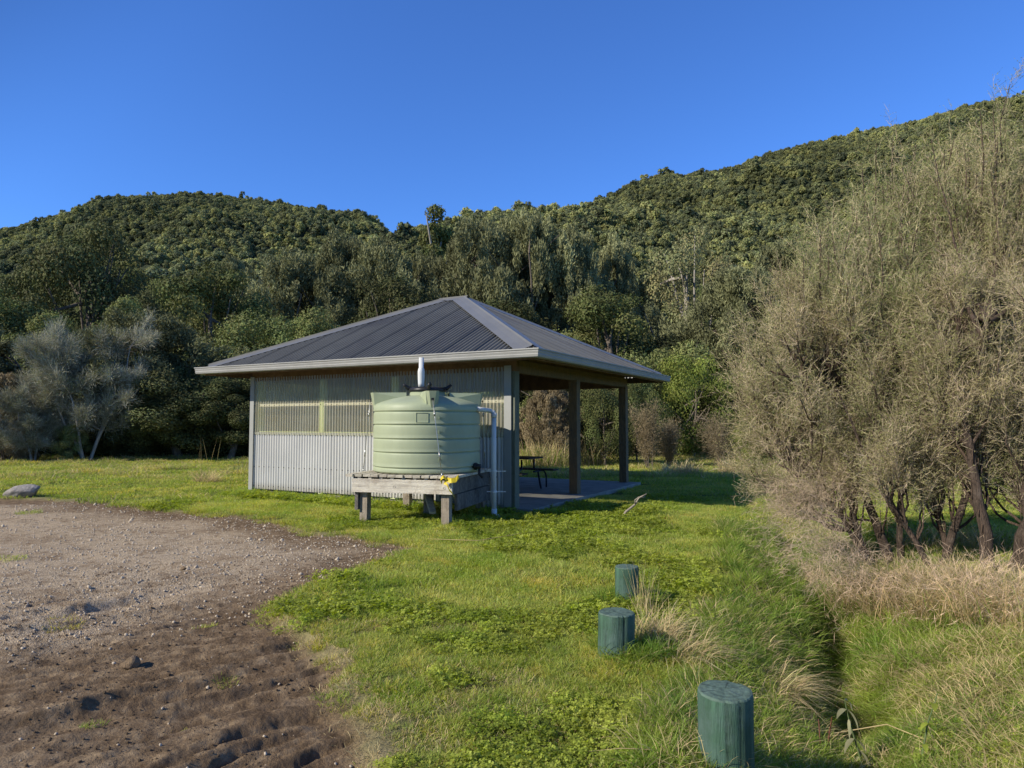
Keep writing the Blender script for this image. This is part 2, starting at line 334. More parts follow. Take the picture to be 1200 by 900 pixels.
# ------------------------------------------------------------------ scatter with geometry nodes (only for uncountable stuff)
def scatter(name, label, cat, pts, rot, scl, idx, meshes, structure_kind='stuff'):
    col = bpy.data.collections.new(name+'_templates')
    for k, me in enumerate(meshes):
        t = bpy.data.objects.new('%s_t%02d' % (name, k), me); col.objects.link(t)
    me = bpy.data.meshes.new(name); me.vertices.add(len(pts)); me.vertices.foreach_set('co', np.asarray(pts, np.float32).ravel())
    for an, ty, vals in (('rot', 'FLOAT_VECTOR', rot), ('scl', 'FLOAT_VECTOR', scl)):
        at_ = me.attributes.new(an, ty, 'POINT'); at_.data.foreach_set('vector', np.asarray(vals, np.float32).ravel())
    at_ = me.attributes.new('idx', 'INT', 'POINT'); at_.data.foreach_set('value', np.asarray(idx, np.int32))
    ob = link(name, me); ng = bpy.data.node_groups.new(name, 'GeometryNodeTree')
    ng.interface.new_socket('Geometry', in_out='INPUT', socket_type='NodeSocketGeometry'); ng.interface.new_socket('Geometry', in_out='OUTPUT', socket_type='NodeSocketGeometry')
    N = ng.nodes; L = ng.links; gi = N.new('NodeGroupInput'); go = N.new('NodeGroupOutput')
    iop = N.new('GeometryNodeInstanceOnPoints'); ci = N.new('GeometryNodeCollectionInfo'); ci.inputs['Collection'].default_value = col
    ci.inputs['Separate Children'].default_value = True; ci.inputs['Reset Children'].default_value = True
    def na(nm, ty):
        n = N.new('GeometryNodeInputNamedAttribute'); n.data_type = ty; n.inputs['Name'].default_value = nm; return n.outputs['Attribute']
    L.new(gi.outputs[0], iop.inputs['Points']); L.new(ci.outputs[0], iop.inputs['Instance']); iop.inputs['Pick Instance'].default_value = True
    L.new(na('idx', 'INT'), iop.inputs['Instance Index'])
    e = N.new('FunctionNodeEulerToRotation'); L.new(na('rot', 'FLOAT_VECTOR'), e.inputs[0]); L.new(e.outputs[0], iop.inputs['Rotation'])
    L.new(na('scl', 'FLOAT_VECTOR'), iop.inputs['Scale']); L.new(iop.outputs[0], go.inputs[0])
    md = ob.modifiers.new('scatter', 'NODES'); md.node_group = ng
    return tag(ob, label, cat, kind='stuff')
# ------------------------------------------------------------------ hill forest
def rdir(rng, n, up=0.0):
    d = rng.normal(size=(n, 3)); d[:, 2] += up; return unit(d)
def cluster_leaves(a, rng, c, rad, n, L, W, col, var=.22, up=.35, squash=.8, mat=0, droop=0):
    d = rdir(rng, n, up); r = rad*rng.uniform(.55, 1.05, (n, 1)); P = c+d*r*np.array([1, 1, squash])
    ax = unit(np.cross(d, rng.normal(size=(n, 3)))+.35*d+np.array([0, 0, -droop]))
    cc = np.asarray(col)*(1+rng.uniform(-var, var, (n, 1)))*(1+rng.uniform(-.08, .08, (n, 3)))
    leaves(a, P, ax, L*rng.uniform(.7, 1.3, n), W*rng.uniform(.7, 1.3, n), cc, mat, rng, face=d)
MHL = foliage('hill_canopy_leaf', (.215, .228, .118), .2, .30, .8, bigscale=.022, objrand=.5, spec=.08,
              hue=[(0, (.5, .55, .6)), (.35, (.85, .88, .85)), (.7, (1.2, 1.18, .95)), (1, (1.55, 1.48, 1.1))])
def hill_crown(seed, kind):
    rng = np.random.default_rng(seed); a = Acc()
    nb = 9 if kind == 0 else 7
    for k in range(nb):
        if kind == 0:
            d = rdir(rng, 1, .5)[0]; c = d*np.array([1.25, 1.25, 1.1])*rng.uniform(.5, 1); c[2] += 1.3; rad = rng.uniform(.75, 1.15)
        else:
            c = np.array([rng.normal()*.55, rng.normal()*.55, 0.2+2.6*k/nb]); rad = rng.uniform(.5, .9)*(1.35-.5*k/nb)
        cluster_leaves(a, rng, c, rad, 85, .46, .30, np.ones(3)*rng.uniform(.75, 1.25), .25, .6)
    tube(a, [(0, 0, -1.5), (0, 0, .8)], [.18, .12], 5, (.6, .5, .4))
    return a.mesh('hill_crown', MHL)
HC = [hill_crown(100+k, 0 if k < 4 else 1) for k in range(6)]
def hill_points(f, p0, p1, n, seed, cmin, cmax, tmin=.0):
    rng = np.random.default_rng(seed)
    t = np.sqrt(rng.uniform(tmin**2, 1.12, n)); p = rng.uniform(p0, p1, n); X, Y, Z = f(p, t)
    s = cmin+(cmax-cmin)*rng.uniform(0, 1, n)**2.0; s *= np.where(rng.uniform(size=n) < .035, rng.uniform(1.3, 2.0, n), 1)
    return np.stack([X, Y, Z-.4*s], 1), s, rng
pl, sl, rg = hill_points(hillL, -420, 560, 50000, 5, .28, .74)
pr, sr, rg2 = hill_points(hillR, 380, 1750, 84000, 6, .28, .86)
PP = np.concatenate([pl, pr]); S = np.concatenate([sl, sr]); n = len(PP)
scatter('hillside_forest', 'dense evergreen bush covering the hills behind the field, thousands of rounded crowns', 'forest', PP,
        np.stack([R0.uniform(-.1, .1, n), R0.uniform(-.1, .1, n), R0.uniform(0, 6.28, n)], 1),
        np.stack([S, S*R0.uniform(.9, 1.1, n), S*R0.uniform(.9, 1.35, n)], 1), R0.integers(0, 6, n), HC)
# ------------------------------------------------------------------ middle-distance trees
MBARK = simple('bark_grey_brown', (.16, .13, .10), .9, 0, .45, 8, .6, 30, stretch=(1, 1, .25), dist=.03)
MPALE = simple('bark_pale', (.36, .32, .27), .85, 0, .35, 5, .4, 20, stretch=(1, 1, .3), dist=.02)
MLEAF = foliage('leaf_evergreen', (.19, .22, .082), .16, .3, .7, bigscale=.25, objrand=.35, spec=.12)
MKAN = foliage('leaf_feathery', (.235, .24, .12), .18, .25, .7, bigscale=.3, objrand=.3, spec=.1)
MLIME = foliage('leaf_bright', (.20, .25, .06), .35, .35, .6, bigscale=.9, spec=.15)
MTWIG = foliage('twig_grey', (.44, .42, .31), .1, .2, .8, bigscale=.5, spec=.1)
def limb(a, p, d, L, r0, r1, rng, wob=.12, n=7, sides=7, up=0.1, col=(1, 1, 1)):
    P = [np.array(p, float)]; d = np.array(d, float)
    for i in range(n-1):
        d = d+rng.normal(size=3)*wob+np.array([0, 0, up]); d /= np.linalg.norm(d); P.append(P[-1]+d*L/(n-1))
    tube(a, P, np.linspace(r0, r1, n), sides, col, cap=False); return np.array(P), d
def tree_broad(seed, H=10.0, R=3.4, nc=62, nl=560, leaf=.155, base=.10, trunk_vis=.2, mat=None, bark=None, zc=.56):
    rng = np.random.default_rng(seed); tr = Acc(); cr = Acc(); T, d = limb(tr, (0, 0, -.3), (rng.normal()*.1, rng.normal()*.1, 1), H*.72, .028*H, .012*H, rng, .07, 10)
    for k in range(nc):
        dd = rdir(rng, 1, .15)[0]; f = rng.uniform(.45, 1.0)**.6
        lump = 1+.35*sin(dd[0]*5+seed)*cos(dd[1]*4+seed*2)
        c = np.array([dd[0]*R*f*lump, dd[1]*R*f*lump, H*zc+dd[2]*H*(1-zc-.07)*f]) 
        c[2] = max(c[2], H*base+.5)
        rad = R*rng.uniform(.22, .46); nn = int(nl*(rad/(R*.31))**2*.9)
        if k % 3 == 2: continue
        cluster_leaves(cr, rng, c, rad, nn, leaf*1.15, leaf*.62, np.array([1, 1, 1])*rng.uniform(.8, 1.2)*np.array([rng.uniform(.95, 1.12), 1, .95]), .25, .3, .75)
        if k % 3 == 0:
            i = min(int(len(T)*rng.uniform(trunk_vis, .95)), len(T)-1); v = c-T[i]; Ld = np.linalg.norm(v)
            limb(tr, T[i], v/Ld+np.array([0, 0, .1]), Ld, .010*H, .003*H, rng, .08, 6, 5, .0)
    return tr.mesh('trunk', bark or MBARK, True), cr.mesh('crown', mat or MLEAF)
def tree_plume(seed, H=10.0, R=2.6, npl=210, nl=260, leaf=.15, mat=None, base=.25, bark=None, stems=5):
    """kanuka-like: several stems, foliage in upright feathery plumes"""
    rng = np.random.default_rng(seed); tr = Acc(); cr = Acc(); tips = []
    for k in range(stems):
        an = 2*pi*k/stems+rng.normal()*.3; T, _ = limb(tr, (.12*cos(an), .12*sin(an), -.3), (.35*cos(an), .35*sin(an), 1), H*rng.uniform(.7, .9), .013*H, .004*H, rng, .06, 9, 6); tips.append(T)
    for k in range(npl):
        z = rng.uniform(base, .97)*H; u = (z/H-base)/(1-base); rr = R*1.12*(.6+.4*sin(pi*min(u*1.1, 1)))*(1-u**5*.62)
        an = rng.uniform(0, 2*pi); f = rng.uniform(.3, 1)**.5; lump = 1+.28*sin(3*an+seed+z*.5)+.18*sin(5*an+z)
        c = np.array([rr*f*lump*cos(an), rr*f*lump*sin(an), z]); hh = H*rng.uniform(.05, .10); rad = R*rng.uniform(.10, .19)
        n = nl; dd = rdir(rng, n, .2); P = c+dd*rng.uniform(.3, 1, (n, 1))*np.array([rad, rad, hh]); P[:, :2] *= 1+(P[:, 2:3]-z)*.03
        ax = unit(rng.normal(size=(n, 3))*.6+np.array([.3*cos(an), .3*sin(an), 1.0]))
        cc = np.ones((n, 3))*rng.uniform(.75, 1.25)*(1+rng.uniform(-.25, .25, (n, 1)))
        leaves(cr, P, ax, leaf*1.5*rng.uniform(.6, 1.3, n), leaf*.42, cc, 0, rng)
        if k % 6 == 0:
            T = tips[k % stems]; i = int(np.argmin(np.linalg.norm(T-c+np.array([0, 0, .1*H]), axis=1))); v = c-T[i]; limb(tr, T[i], v, np.linalg.norm(v)+.01, .004*H, .0015*H, rng, .05, 5, 4, .05)
    return tr.mesh('trunk', bark or MBARK, True), cr.mesh('crown', mat or MKAN)
def tree_bare(seed, H=7.0, spread=2.6, dens=1.0):
    """grey, nearly leafless small tree of fine upswept twigs"""
    rng = np.random.default_rng(seed); tr = Acc(); cr = Acc()
    for k in range(4):
        an = 2*pi*k/4+rng.normal()*.4; T, _ = limb(tr, (.1*cos(an), .1*sin(an), -.3), (.33*cos(an), .33*sin(an), 1), H*rng.uniform(.7, .85), .09, .02, rng, .09, 11, 7)
        for b in range(int(17*dens)):
            i = rng.integers(3, 11); d = unit(np.array([rng.normal(), rng.normal(), .55])); B, _ = limb(tr, T[i], d, spread*rng.uniform(.4, .8), .022, .006, rng, .12, 6, 4, .06)
            for c in range(15):
                j = rng.integers(1, 6); q = B[j]; n = 60; dd = unit(d+rng.normal(size=(n, 3))*.75+np.array([0, 0, .5])); s = rng.uniform(.05, .7, (n, 1)); P = q+dd*s
                leaves(cr, P, unit(dd+rng.normal(size=(n, 3))*.25), rng.uniform(.25, .5, n), .014, np.ones((n, 3))*rng.uniform(.6, 1.3, (n, 1)), 0, rng)
                if c % 2 == 0: leaves(cr, P[:40]+.05, unit(rng.normal(size=(40, 3))), .07, .035, np.array([.55, .65, .35])*np.ones((40, 3)), 0, rng)
    return tr.mesh('trunk', MPALE, True), cr.mesh('crown', MTWIG)
TV = {}
TV['broad'] = [tree_broad(11), tree_broad(12, R=3.0, nc=58), tree_broad(13, R=4.0, nc=70, nl=480)]
TV['dark'] = [tree_broad(21, R=3.2, nc=70, leaf=.14, mat=foliage('leaf_dark', (.085, .096, .04), .12, .3, .7, bigscale=.3, objrand=.35, spec=.12)), tree_broad(22, R=2.7, nc=60, leaf=.14, mat=bpy.data.materials['leaf_dark'])]
TV['plume'] = [tree_plume(31), tree_plume(32, R=2.3), tree_plume(33, R=3.2, npl=250)]
TV['bare'] = [tree_bare(41), tree_bare(42, 5.5, 3.0)]
TV['bush'] = [tree_broad(51, H=4, R=2.1, nc=52, nl=620, leaf=.085, base=.02, zc=.48), tree_broad(52, H=4, R=2.4, nc=56, nl=560, leaf=.085, base=.02, zc=.45)]
TV['lime'] = [tree_broad(61, H=4, R=2.2, nc=60, nl=430, leaf=.10, base=.02, mat=MLIME, zc=.47)]
TV['brush'] = [tree_plume(71, H=3.2, R=1.7, npl=230, nl=260, leaf=.075, base=.04, mat=foliage('leaf_grey_brush', (.34, .27, .16), .25, .2, .7, bigscale=.8, spec=.1), stems=7)]
TV['gnarl'] = [tree_broad(81, H=12, R=3.6, nc=44, nl=420, leaf=.16, base=.25, trunk_vis=.15, mat=MKAN, bark=MPALE, zc=.62)]
TV['thin'] = [tree_broad(91, H=14, R=1.6, nc=30, nl=260, leaf=.18, base=.35, mat=MLEAF, bark=MPALE, zc=.68)]
TH = {'broad': (10, 3.4), 'dark': (10, 3.1), 'plume': (10, 2.6), 'bare': (7, 2.6), 'bush': (4, 2.2), 'lime': (4, 2.2), 'brush': (3.2, 1.7), 'gnarl': (12, 3.6), 'thin': (14, 1.6)}
def place_tree(kind, px, pytop, wpx, Y, label, name='tree', cat='tree', var=0, group='trees along the far edge of the field', z0=None, rz=None):
    tr, cr = TV[kind][var % len(TV[kind])]; h0, r0 = TH[kind]
    top = at(px, pytop, Y); z = H1(top[0], Y) if Y < 60 else 0.0
    if z0 is not None: z = z0
    sz = (top[2]-z)/h0*(1.0 if kind in ('plume', 'brush', 'bare') else 1.06); sx = (wpx/800*Y/2)/(r0*1.15)*(1.3 if kind in ('plume', 'dark', 'broad') else 1)
    t = thing(name, label, cat, (top[0], Y, z), rz if rz is not None else (px*1.7) % 6.28, group); t.scale = (sx, sx, sz)
    link('trunk', tr, t); link('crown', cr, t); return t
TREES = [
 # kind, px, top, width, Y, label, name, var
 ('brush', 8, 440, 90, 27, 'grey drooping scrubby bush at the far left of the field edge', 'scrub_bush', 0),
 ('plume', -30, 400, 150, 31, 'olive feathery tree cut by the left edge of the picture, behind the grey scrub', 'feathery_tree', 1),
 ('bare', 108, 358, 125, 27.6, 'grey leafless tree with forked pale trunk left of the shelter', 'bare_tree', 0),
 ('bare', 42, 430, 110, 27.3, 'low grey twiggy tree spreading left of the forked bare tree', 'bare_tree', 1),
 ('bush', 85, 498, 44, 27.3, 'small bright green bush at the foot of the bare grey tree', 'round_bush', 0),
 ('plume', 172, 372, 120, 31, 'grey-green multi-stemmed tree directly right of the bare tree', 'feathery_tree', 2),
 ('dark', 215, 432, 110, 30, 'dark leafy tree filling the shade right of the multi-stemmed tree', 'dark_tree', 0),
 ('dark', 272, 440, 80, 29, 'dark bush reaching the left corner of the shelter', 'dark_tree', 1),
 ('dark', 30, 470, 120, 33, 'black-green bush in shade under the grey scrub at left', 'dark_tree', 1),
 ('dark', 135, 470, 130, 33, 'black-green undergrowth bush behind the bare tree trunks', 'dark_tree', 0),
 ('broad', 250, 316, 120, 41, 'large sunlit olive-green tree with a rounded crown left of the roof', 'round_tree', 0),
 ('broad', 70, 368, 100, 38, 'mid-green leafy tree rising behind the bare grey tree', 'round_tree', 1),
 ('dark', 102, 266, 110, 50, 'tall dark tree standing highest above the left bush edge', 'dark_tree', 0),
 ('dark', 22, 305, 110, 53, 'dark tree with a broken top near the left edge below the hill', 'dark_tree', 1),
 ('broad', -25, 345, 120, 44, 'leafy tree on the left edge under the dark broken tree', 'round_tree', 2),
 ('dark', 178, 330, 80, 47, 'dark narrow tree between the tallest left tree and the sunlit round one', 'dark_tree', 1),
 ('broad', 155, 350, 80, 36, 'dull green tree crown just above the multi-stemmed tree', 'round_tree', 1),
 ('plume', 340, 300, 100, 48, 'upright feathery tree right of the sunlit round tree', 'feathery_tree', 0),
 ('plume', 395, 282, 90, 50, 'tall feathery tree above the left half of the roof', 'feathery_tree', 1),
 ('plume', 445, 290, 90, 50, 'tall feathery tree with pale stems above the middle of the roof', 'feathery_tree', 2),
 ('broad', 310, 375, 110, 38, 'low rounded tree peeping over the left slope of the roof', 'round_tree', 2),
 ('broad', 370, 372, 90, 37, 'olive tree top just above the roof left of its peak', 'round_tree', 0),
 ('dark', 470, 330, 110, 44, 'dark tree mass directly behind the roof peak', 'dark_tree', 0),
 ('thin', 518, 240, 66, 74, 'thin tall tree with a flat sparse top breaking the skyline', 'tall_tree', 0),
 ('plume', 500, 300, 80, 55, 'feathery tree in front of the thin skyline tree', 'feathery_tree', 0),
 ('plume', 565, 262, 100, 52, 'feathery tree behind the roof peak, left of the dark group', 'feathery_tree', 2),
 ('plume', 622, 252, 90, 52, 'tallest feathery tree of the dark group right of the roof peak', 'feathery_tree', 0),
 ('plume', 672, 275, 80, 53, 'feathery tree at the right end of the dark group', 'feathery_tree', 1),
 ('dark', 600, 345, 120, 45, 'dark tree deep in shade beneath the feathery group', 'dark_tree', 1),
 ('broad', 712, 342, 120, 41, 'sunlit low tree right above the right slope of the roof', 'round_tree', 0),
 ('plume', 720, 285, 70, 56, 'slim feathery tree between the dark group and the gnarled tree', 'feathery_tree', 1),
 ('gnarl', 800, 258, 130, 56, 'large gnarled tree with crooked pale trunk and open crown', 'gnarled_tree', 0),
 ('dark', 790, 395, 120, 43, 'dark tree in the gap below the gnarled tree', 'dark_tree', 0),
 ('plume', 868, 318, 100, 44, 'grey-green feathery tree beside the big twiggy shrub', 'feathery_tree', 2),
 ('plume', 925, 285, 100, 50, 'feathery tree half hidden by the upper edge of the twiggy shrub', 'feathery_tree', 0),
 ('lime', 812, 420, 110, 30, 'bright yellow-green bush right of the shelter eave', 'green_bush', 0),
 ('dark', 835, 445, 120, 32, 'dark glossy bush behind the yellow-green bush', 'dark_tree', 1),
 ('lime', 882, 478, 46, 27, 'small yellow-green shrub against the left edge of the twiggy shrub', 'green_bush', 0),
 ('brush', 642, 452, 80, 25.5, 'brown-grey brush bush seen through the shelter, left opening', 'scrub_bush', 0),
 ('bush', 708, 452, 76, 25, 'green leafy bush seen between the two open-side posts', 'round_bush', 0),
 ('dark', 690, 415, 130, 31, 'dark bush behind the shelter seen under the roof', 'dark_tree', 0),
 ('bush', 745, 440, 60, 27, 'leafy bush just right of the farthest post', 'round_bush', 1),
 ('bush', 540, 440, 110, 28, 'leafy bush directly behind the shelter wall', 'round_bush', 1),
 ('dark', 400, 420, 130, 33, 'dark tree hidden behind the shelter roof left half', 'dark_tree', 1),
 ('dark', 330, 430, 110, 31, 'dark tree behind the left corner of the shelter', 'dark_tree', 0),
 ('plume', 985, 300, 110, 40, 'feathery tree behind the middle of the twiggy shrub', 'feathery_tree', 1),
 ('broad', 1040, 340, 130, 36, 'leafy tree behind the twiggy shrub, seen through its twigs', 'round_tree', 1),
 ('broad', 1120, 330, 130, 38, 'leafy tree behind the right part of the twiggy shrub', 'round_tree', 2),
 ('dark', 1200, 330, 150, 37, 'dark tree at the right edge behind the twiggy shrub', 'dark_tree', 0),
 ('dark', 930, 440, 110, 32, 'dark bush low behind the left part of the twiggy shrub', 'dark_tree', 1),
 ('broad', 1290, 320, 150, 36, 'leafy tree beyond the right edge of the picture', 'round_tree', 0),
 ('plume', -130, 340, 150, 36, 'feathery tree beyond the left edge of the picture', 'feathery_tree', 0),
]
for (k, px, py, wp, Y, lab, nm, v) in TREES:
    place_tree(k, px, py, wp, Y, lab, nm, 'bush' if 'bush' in nm else 'tree', v)
# wood on the foot of the hills behind those trees
def joined(pair):
    a = bpy.data.meshes.new('wood_tree'); import bmesh
    bm = bmesh.new(); bm.from_mesh(pair[1]); a.materials.append(pair[1].materials[0]); bm.to_mesh(a); bm.free(); return a
WT = [joined(TV['broad'][0]), joined(TV['broad'][1]), joined(TV['plume'][0]), joined(TV['plume'][2]), joined(TV['dark'][0])]
rng = np.random.default_rng(99); pts = []; sc_ = []; ii = []
for k in range(420):
    px = rng.uniform(-350, 1600); Y = rng.uniform(58, 105); X = (px-600)/800*Y
    zl = -.5
    for f, y0, c in ((hillL, 62, [(-900, 300), (0, 280), (250, 290), (450, 270), (640, 230)]), (hillR, 66, [(300, 130), (470, 150), (560, 185), (650, 215), (760, 270), (900, 310), (1200, 330), (2200, 330)])):
        if (f is hillL and px > 600) or (f is hillR and px < 350): continue
        c = np.array(c); Yc = np.interp(px, c[:, 0], c[:, 1]); t = (Y-y0)/(Yc-y0)
        if t > 0: zl = max(zl, float(f(np.array([px]), np.array([t]))[2][0]))
    s = rng.uniform(.65, 1.0)
    if 455 < px < 560: s *= .62
    pts.append((X, Y, zl)); sc_.append((s, s, s*rng.uniform(.85, 1.1))); ii.append(rng.integers(0, 5))
n = len(pts); scatter('far_wood', 'mixed evergreen wood on the foot of the hills behind the field edge trees', 'forest', pts, np.stack([np.zeros(n), np.zeros(n), rng.uniform(0, 6.28, n)], 1), sc_, ii, WT)
# ------------------------------------------------------------------ shelter
MZINC = simple('sheet_steel_light', (.68, .67, .635), .5, .1, .07, 1.5, .05, 60, spec=.5, dirt=(.62, .60, .56))
MFLASH = simple('flashing_steel', (.37, .37, .345), .5, .1, .06, 2, .04, 50, spec=.5)
MROOF = simple('roof_steel_dark', (.165, .158, .132), .5, .1, .14, .8, .05, 40, spec=.5, dirt=(.12, .11, .10))
MHIP = simple('roof_flashing_grey', (.25, .24, .205), .38, .3, .1, 1.5, .04, 40, spec=.5)
MGUT = simple('gutter_steel', (.37, .365, .345), .5, .1, .1, 3, .05, 60, spec=.5)
MTIM = simple('timber_treated', (.20, .135, .07), .8, 0, .35, 9, .5, 60, stretch=(8, 8, .5), dirt=(.11, .10, .07))
MTIMG = simple('timber_green_grey', (.17, .18, .13), .8, 0, .3, 9, .5, 60, stretch=(8, 8, .5), dirt=(.12, .13, .09))
MTIMD = simple('timber_rafter', (.19, .115, .06), .85, 0, .3, 6, .4, 40)
MSTUD = simple('timber_stud_pale', (.66, .70, .36), .8, 0, .2, 8, .3, 40, stretch=(8, 8, .6))
MCONC = simple('concrete_slab', (.33, .30, .25), .9, 0, .2, 3, .5, 60, dirt=(.20, .19, .17))
MDARK = simple('fixing_black', (.02, .02, .022), .5, .2, .2, 20, .1, 80)
def clear_mat():
    m, nt, N, L = new_mat('clear_corrugated_plastic')
    geo = N.new('ShaderNodeNewGeometry'); n1 = noise(N, L, 2.5, 5, .65, geo.outputs['Position'])
    r = ramp(N, L, n1.outputs[0], [(.35, (.88, .80, .58)), (.7, (.98, .93, .78))])
    d = nd(N, 'ShaderNodeBsdfDiffuse'); L.new(r.outputs[0], d.inputs[0]); t = N.new('ShaderNodeBsdfTranslucent'); L.new(r.outputs[0], t.inputs[0])
    g = nd(N, 'ShaderNodeBsdfGlossy', Roughness=.18); m1 = nd(N, 'ShaderNodeMixShader'); m1.inputs[0].default_value = .45; L.new(d.outputs[0], m1.inputs[1]); L.new(t.outputs[0], m1.inputs[2])
    m2 = nd(N, 'ShaderNodeMixShader'); m2.inputs[0].default_value = .12; L.new(m1.outputs[0], m2.inputs[1]); L.new(g.outputs[0], m2.inputs[2])
    tr = nd(N, 'ShaderNodeBsdfTransparent', Color=(.90, .92, .84, 1)); lw = nd(N, 'ShaderNodeLayerWeight', Blend=.35)
    mr = nd(N, 'ShaderNodeMapRange'); mr.inputs['From Min'].default_value = 0; mr.inputs['From Max'].default_value = 1; mr.inputs['To Min'].default_value = .33; mr.inputs['To Max'].default_value = .85; L.new(lw.outputs['Facing'], mr.inputs['Value'])
    m3 = N.new('ShaderNodeMixShader'); L.new(mr.outputs[0], m3.inputs[0]); L.new(tr.outputs[0], m3.inputs[1]); L.new(m2.outputs[0], m3.inputs[2])
    o = N.new('ShaderNodeOutputMaterial'); L.new(m3.outputs[0], o.inputs[0]); return m
MCLEAR = clear_mat()
HX, HY = 0.076, 12.20; HRZ = atan2(-.477, .879); LX = 6.74; LY = 6.12
hut = thing('picnic_shelter', 'open-sided picnic shelter with hipped dark steel roof and light corrugated walls', 'shelter', (HX, HY, 0), HRZ)
XA = np.array([.879, -.477]); YA = np.array([.477, .879])
def hw(lx, ly, z): return np.array([HX+lx*XA[0]+ly*YA[0], HY+lx*XA[1]+ly*YA[1], z])
def corrugated(a, x0, x1, z0, z1, y, pitch=.076, amp=.013, axis=0, per=8, lap=10, col=(1, 1, 1)):
    n = int(round((x1-x0)/pitch*per)); xs = np.linspace(x0, x1, n+1); ph = (xs-x0)/pitch*2*pi
    off = amp*np.cos(ph)
    k = np.floor((xs-x0)/(pitch*lap)); off = off-.003*(k % 2)
    zz = [z0, z0+.16, (z0+z1)/2, z1]; V = []
    for z in zz:
        if axis == 0: V.append(np.stack([xs, y-off, np.full_like(xs, z)], 1))
        else: V.append(np.stack([y-off, xs, np.full_like(xs, z)], 1))
    m = n+1; V = np.concatenate(V); F = []
    for r in range(3):
        i = np.arange(n); F.append(np.stack([r*m+i, r*m+i+1, (r+1)*m+i+1, (r+1)*m+i], 1))
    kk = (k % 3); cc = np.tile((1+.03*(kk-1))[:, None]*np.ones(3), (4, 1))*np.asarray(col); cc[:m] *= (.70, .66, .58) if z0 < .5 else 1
    vl = .72+.28*np.tile((np.cos(ph)*.5+.5)**.8, 4)[:, None]; a.add(V, np.concatenate(F), cc*vl)  # valleys darkened in the vertex tint: rib shading painted into the colour
slab = Acc(); box(slab, (-LX+.02, .02, -.25), (.28, LY+.1, .075)); slab.build('floor_slab', MCONC, hut)
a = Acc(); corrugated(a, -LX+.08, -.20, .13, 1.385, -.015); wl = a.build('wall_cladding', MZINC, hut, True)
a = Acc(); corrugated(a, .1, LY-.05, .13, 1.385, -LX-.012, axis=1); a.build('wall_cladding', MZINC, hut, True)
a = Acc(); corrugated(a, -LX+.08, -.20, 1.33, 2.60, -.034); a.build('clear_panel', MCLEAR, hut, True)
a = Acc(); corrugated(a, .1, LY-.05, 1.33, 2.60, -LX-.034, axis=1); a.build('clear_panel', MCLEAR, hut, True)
# back wall: cladding on the left half only
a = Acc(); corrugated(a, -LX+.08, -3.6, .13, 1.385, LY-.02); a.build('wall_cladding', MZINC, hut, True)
# screw rows: washered heads joined by the fixing strip behind them
for nm_z, y0, y1 in ((1.33, -.035, -.024), (.62, -.035, -.024), (.2, -.035, -.024), (1.975, -.053, -.044)):
    a = Acc()
    for x in np.arange(-LX+.12, -.25, .152): box(a, (x-.008, y0, nm_z-.008), (x+.008, y1, nm_z+.008))
    o = a.build('screw_row', MDARK, wl); o['kind'] = 'stuff'
# corner flashings
for x0, x1 in ((-LX-.03, -LX+.09), (-.22, -.075)):
    a = Acc(); box(a, (x0, -.058, .10), (x1, -.046, 2.62)); box(a, (x0, -.046, .10), (x0+.012, .10, 2.62)) if x0 < -1 else None
    a.build('corner_flashing', MFLASH, hut)
# posts
def post(x, y, mat, w=.19, z1=2.52, name='post'):
    a = Acc(); c = .006; z0 = .078
    prof = [(-w/2, -w/2+c), (-w/2+c, -w/2), (w/2-c, -w/2), (w/2, -w/2+c), (w/2, w/2-c), (w/2-c, w/2), (-w/2+c, w/2), (-w/2, w/2-c)]
    V = np.array([[px, py, z] for z in (z0, z1) for px, py in prof]); F = [[i, (i+1) % 8, (i+1) % 8+8, i+8] for i in range(8)]
    V[:, 0] += x; V[:, 1] += y; F += [[8, 9, 10, 11], [8, 11, 12, 15], [12, 13, 14, 15]]
    a.add(V, F); return a.build(name, mat, hut)
post(-.10, .065, MTIMG, .17, name='corner_post'); post(-.10, 2.86, MTIM); post(-.10, LY-.10, MTIM); post(-LX+.10, .12, MSTUD, .14); post(-LX+.1, LY-.1, MTIM); post(-3.4, LY-.1, MTIM)
a = Acc()
# studs and rails of the walls
for x in (-4.66, -2.75): box(a, (x-.06, .0, .10), (x+.06, .09, 2.50))
for z in (.62, 1.36): box(a, (-LX+.2, .012, z-.045), (-.22, .06, z+.045))
a.build('stud', MSTUD, hut)
a = Acc(); box(a, (-LX+.2, .010, 1.955), (-.22, .055, 2.01)); box(a, (-LX+.03, .3, 1.955), (-LX+.08, LY-.3, 2.01)); a.build('rail', simple('timber_rail_pale', (.88, .78, .64), .8, 0, .2, 8, .3, 40), hut)
# a green board leaning inside, seen through the clear sheet
# plates / beams
a = Acc(); box(a, (-LX, -.03, 2.52), (.02, .09, 2.74)); a.build('beam', MTIMD, hut)
a = Acc(); box(a, (-.16, .095, 2.50), (-.03, LY+.02, 2.73)); a.build('beam', MTIM, hut)
a = Acc(); box(a, (-LX, LY-.16, 2.48), (-.17, LY-.03, 2.73)); a.build('beam', MTIMD, hut)
a = Acc(); box(a, (-LX+.03, .10, 2.52), (-LX+.15, LY-.17, 2.73)); a.build('beam', MTIMD, hut)
a = Acc(); box(a, (-3.45, .10, 2.50), (-3.33, LY-.17, 2.70)); a.build('beam', MTIMD, hut)
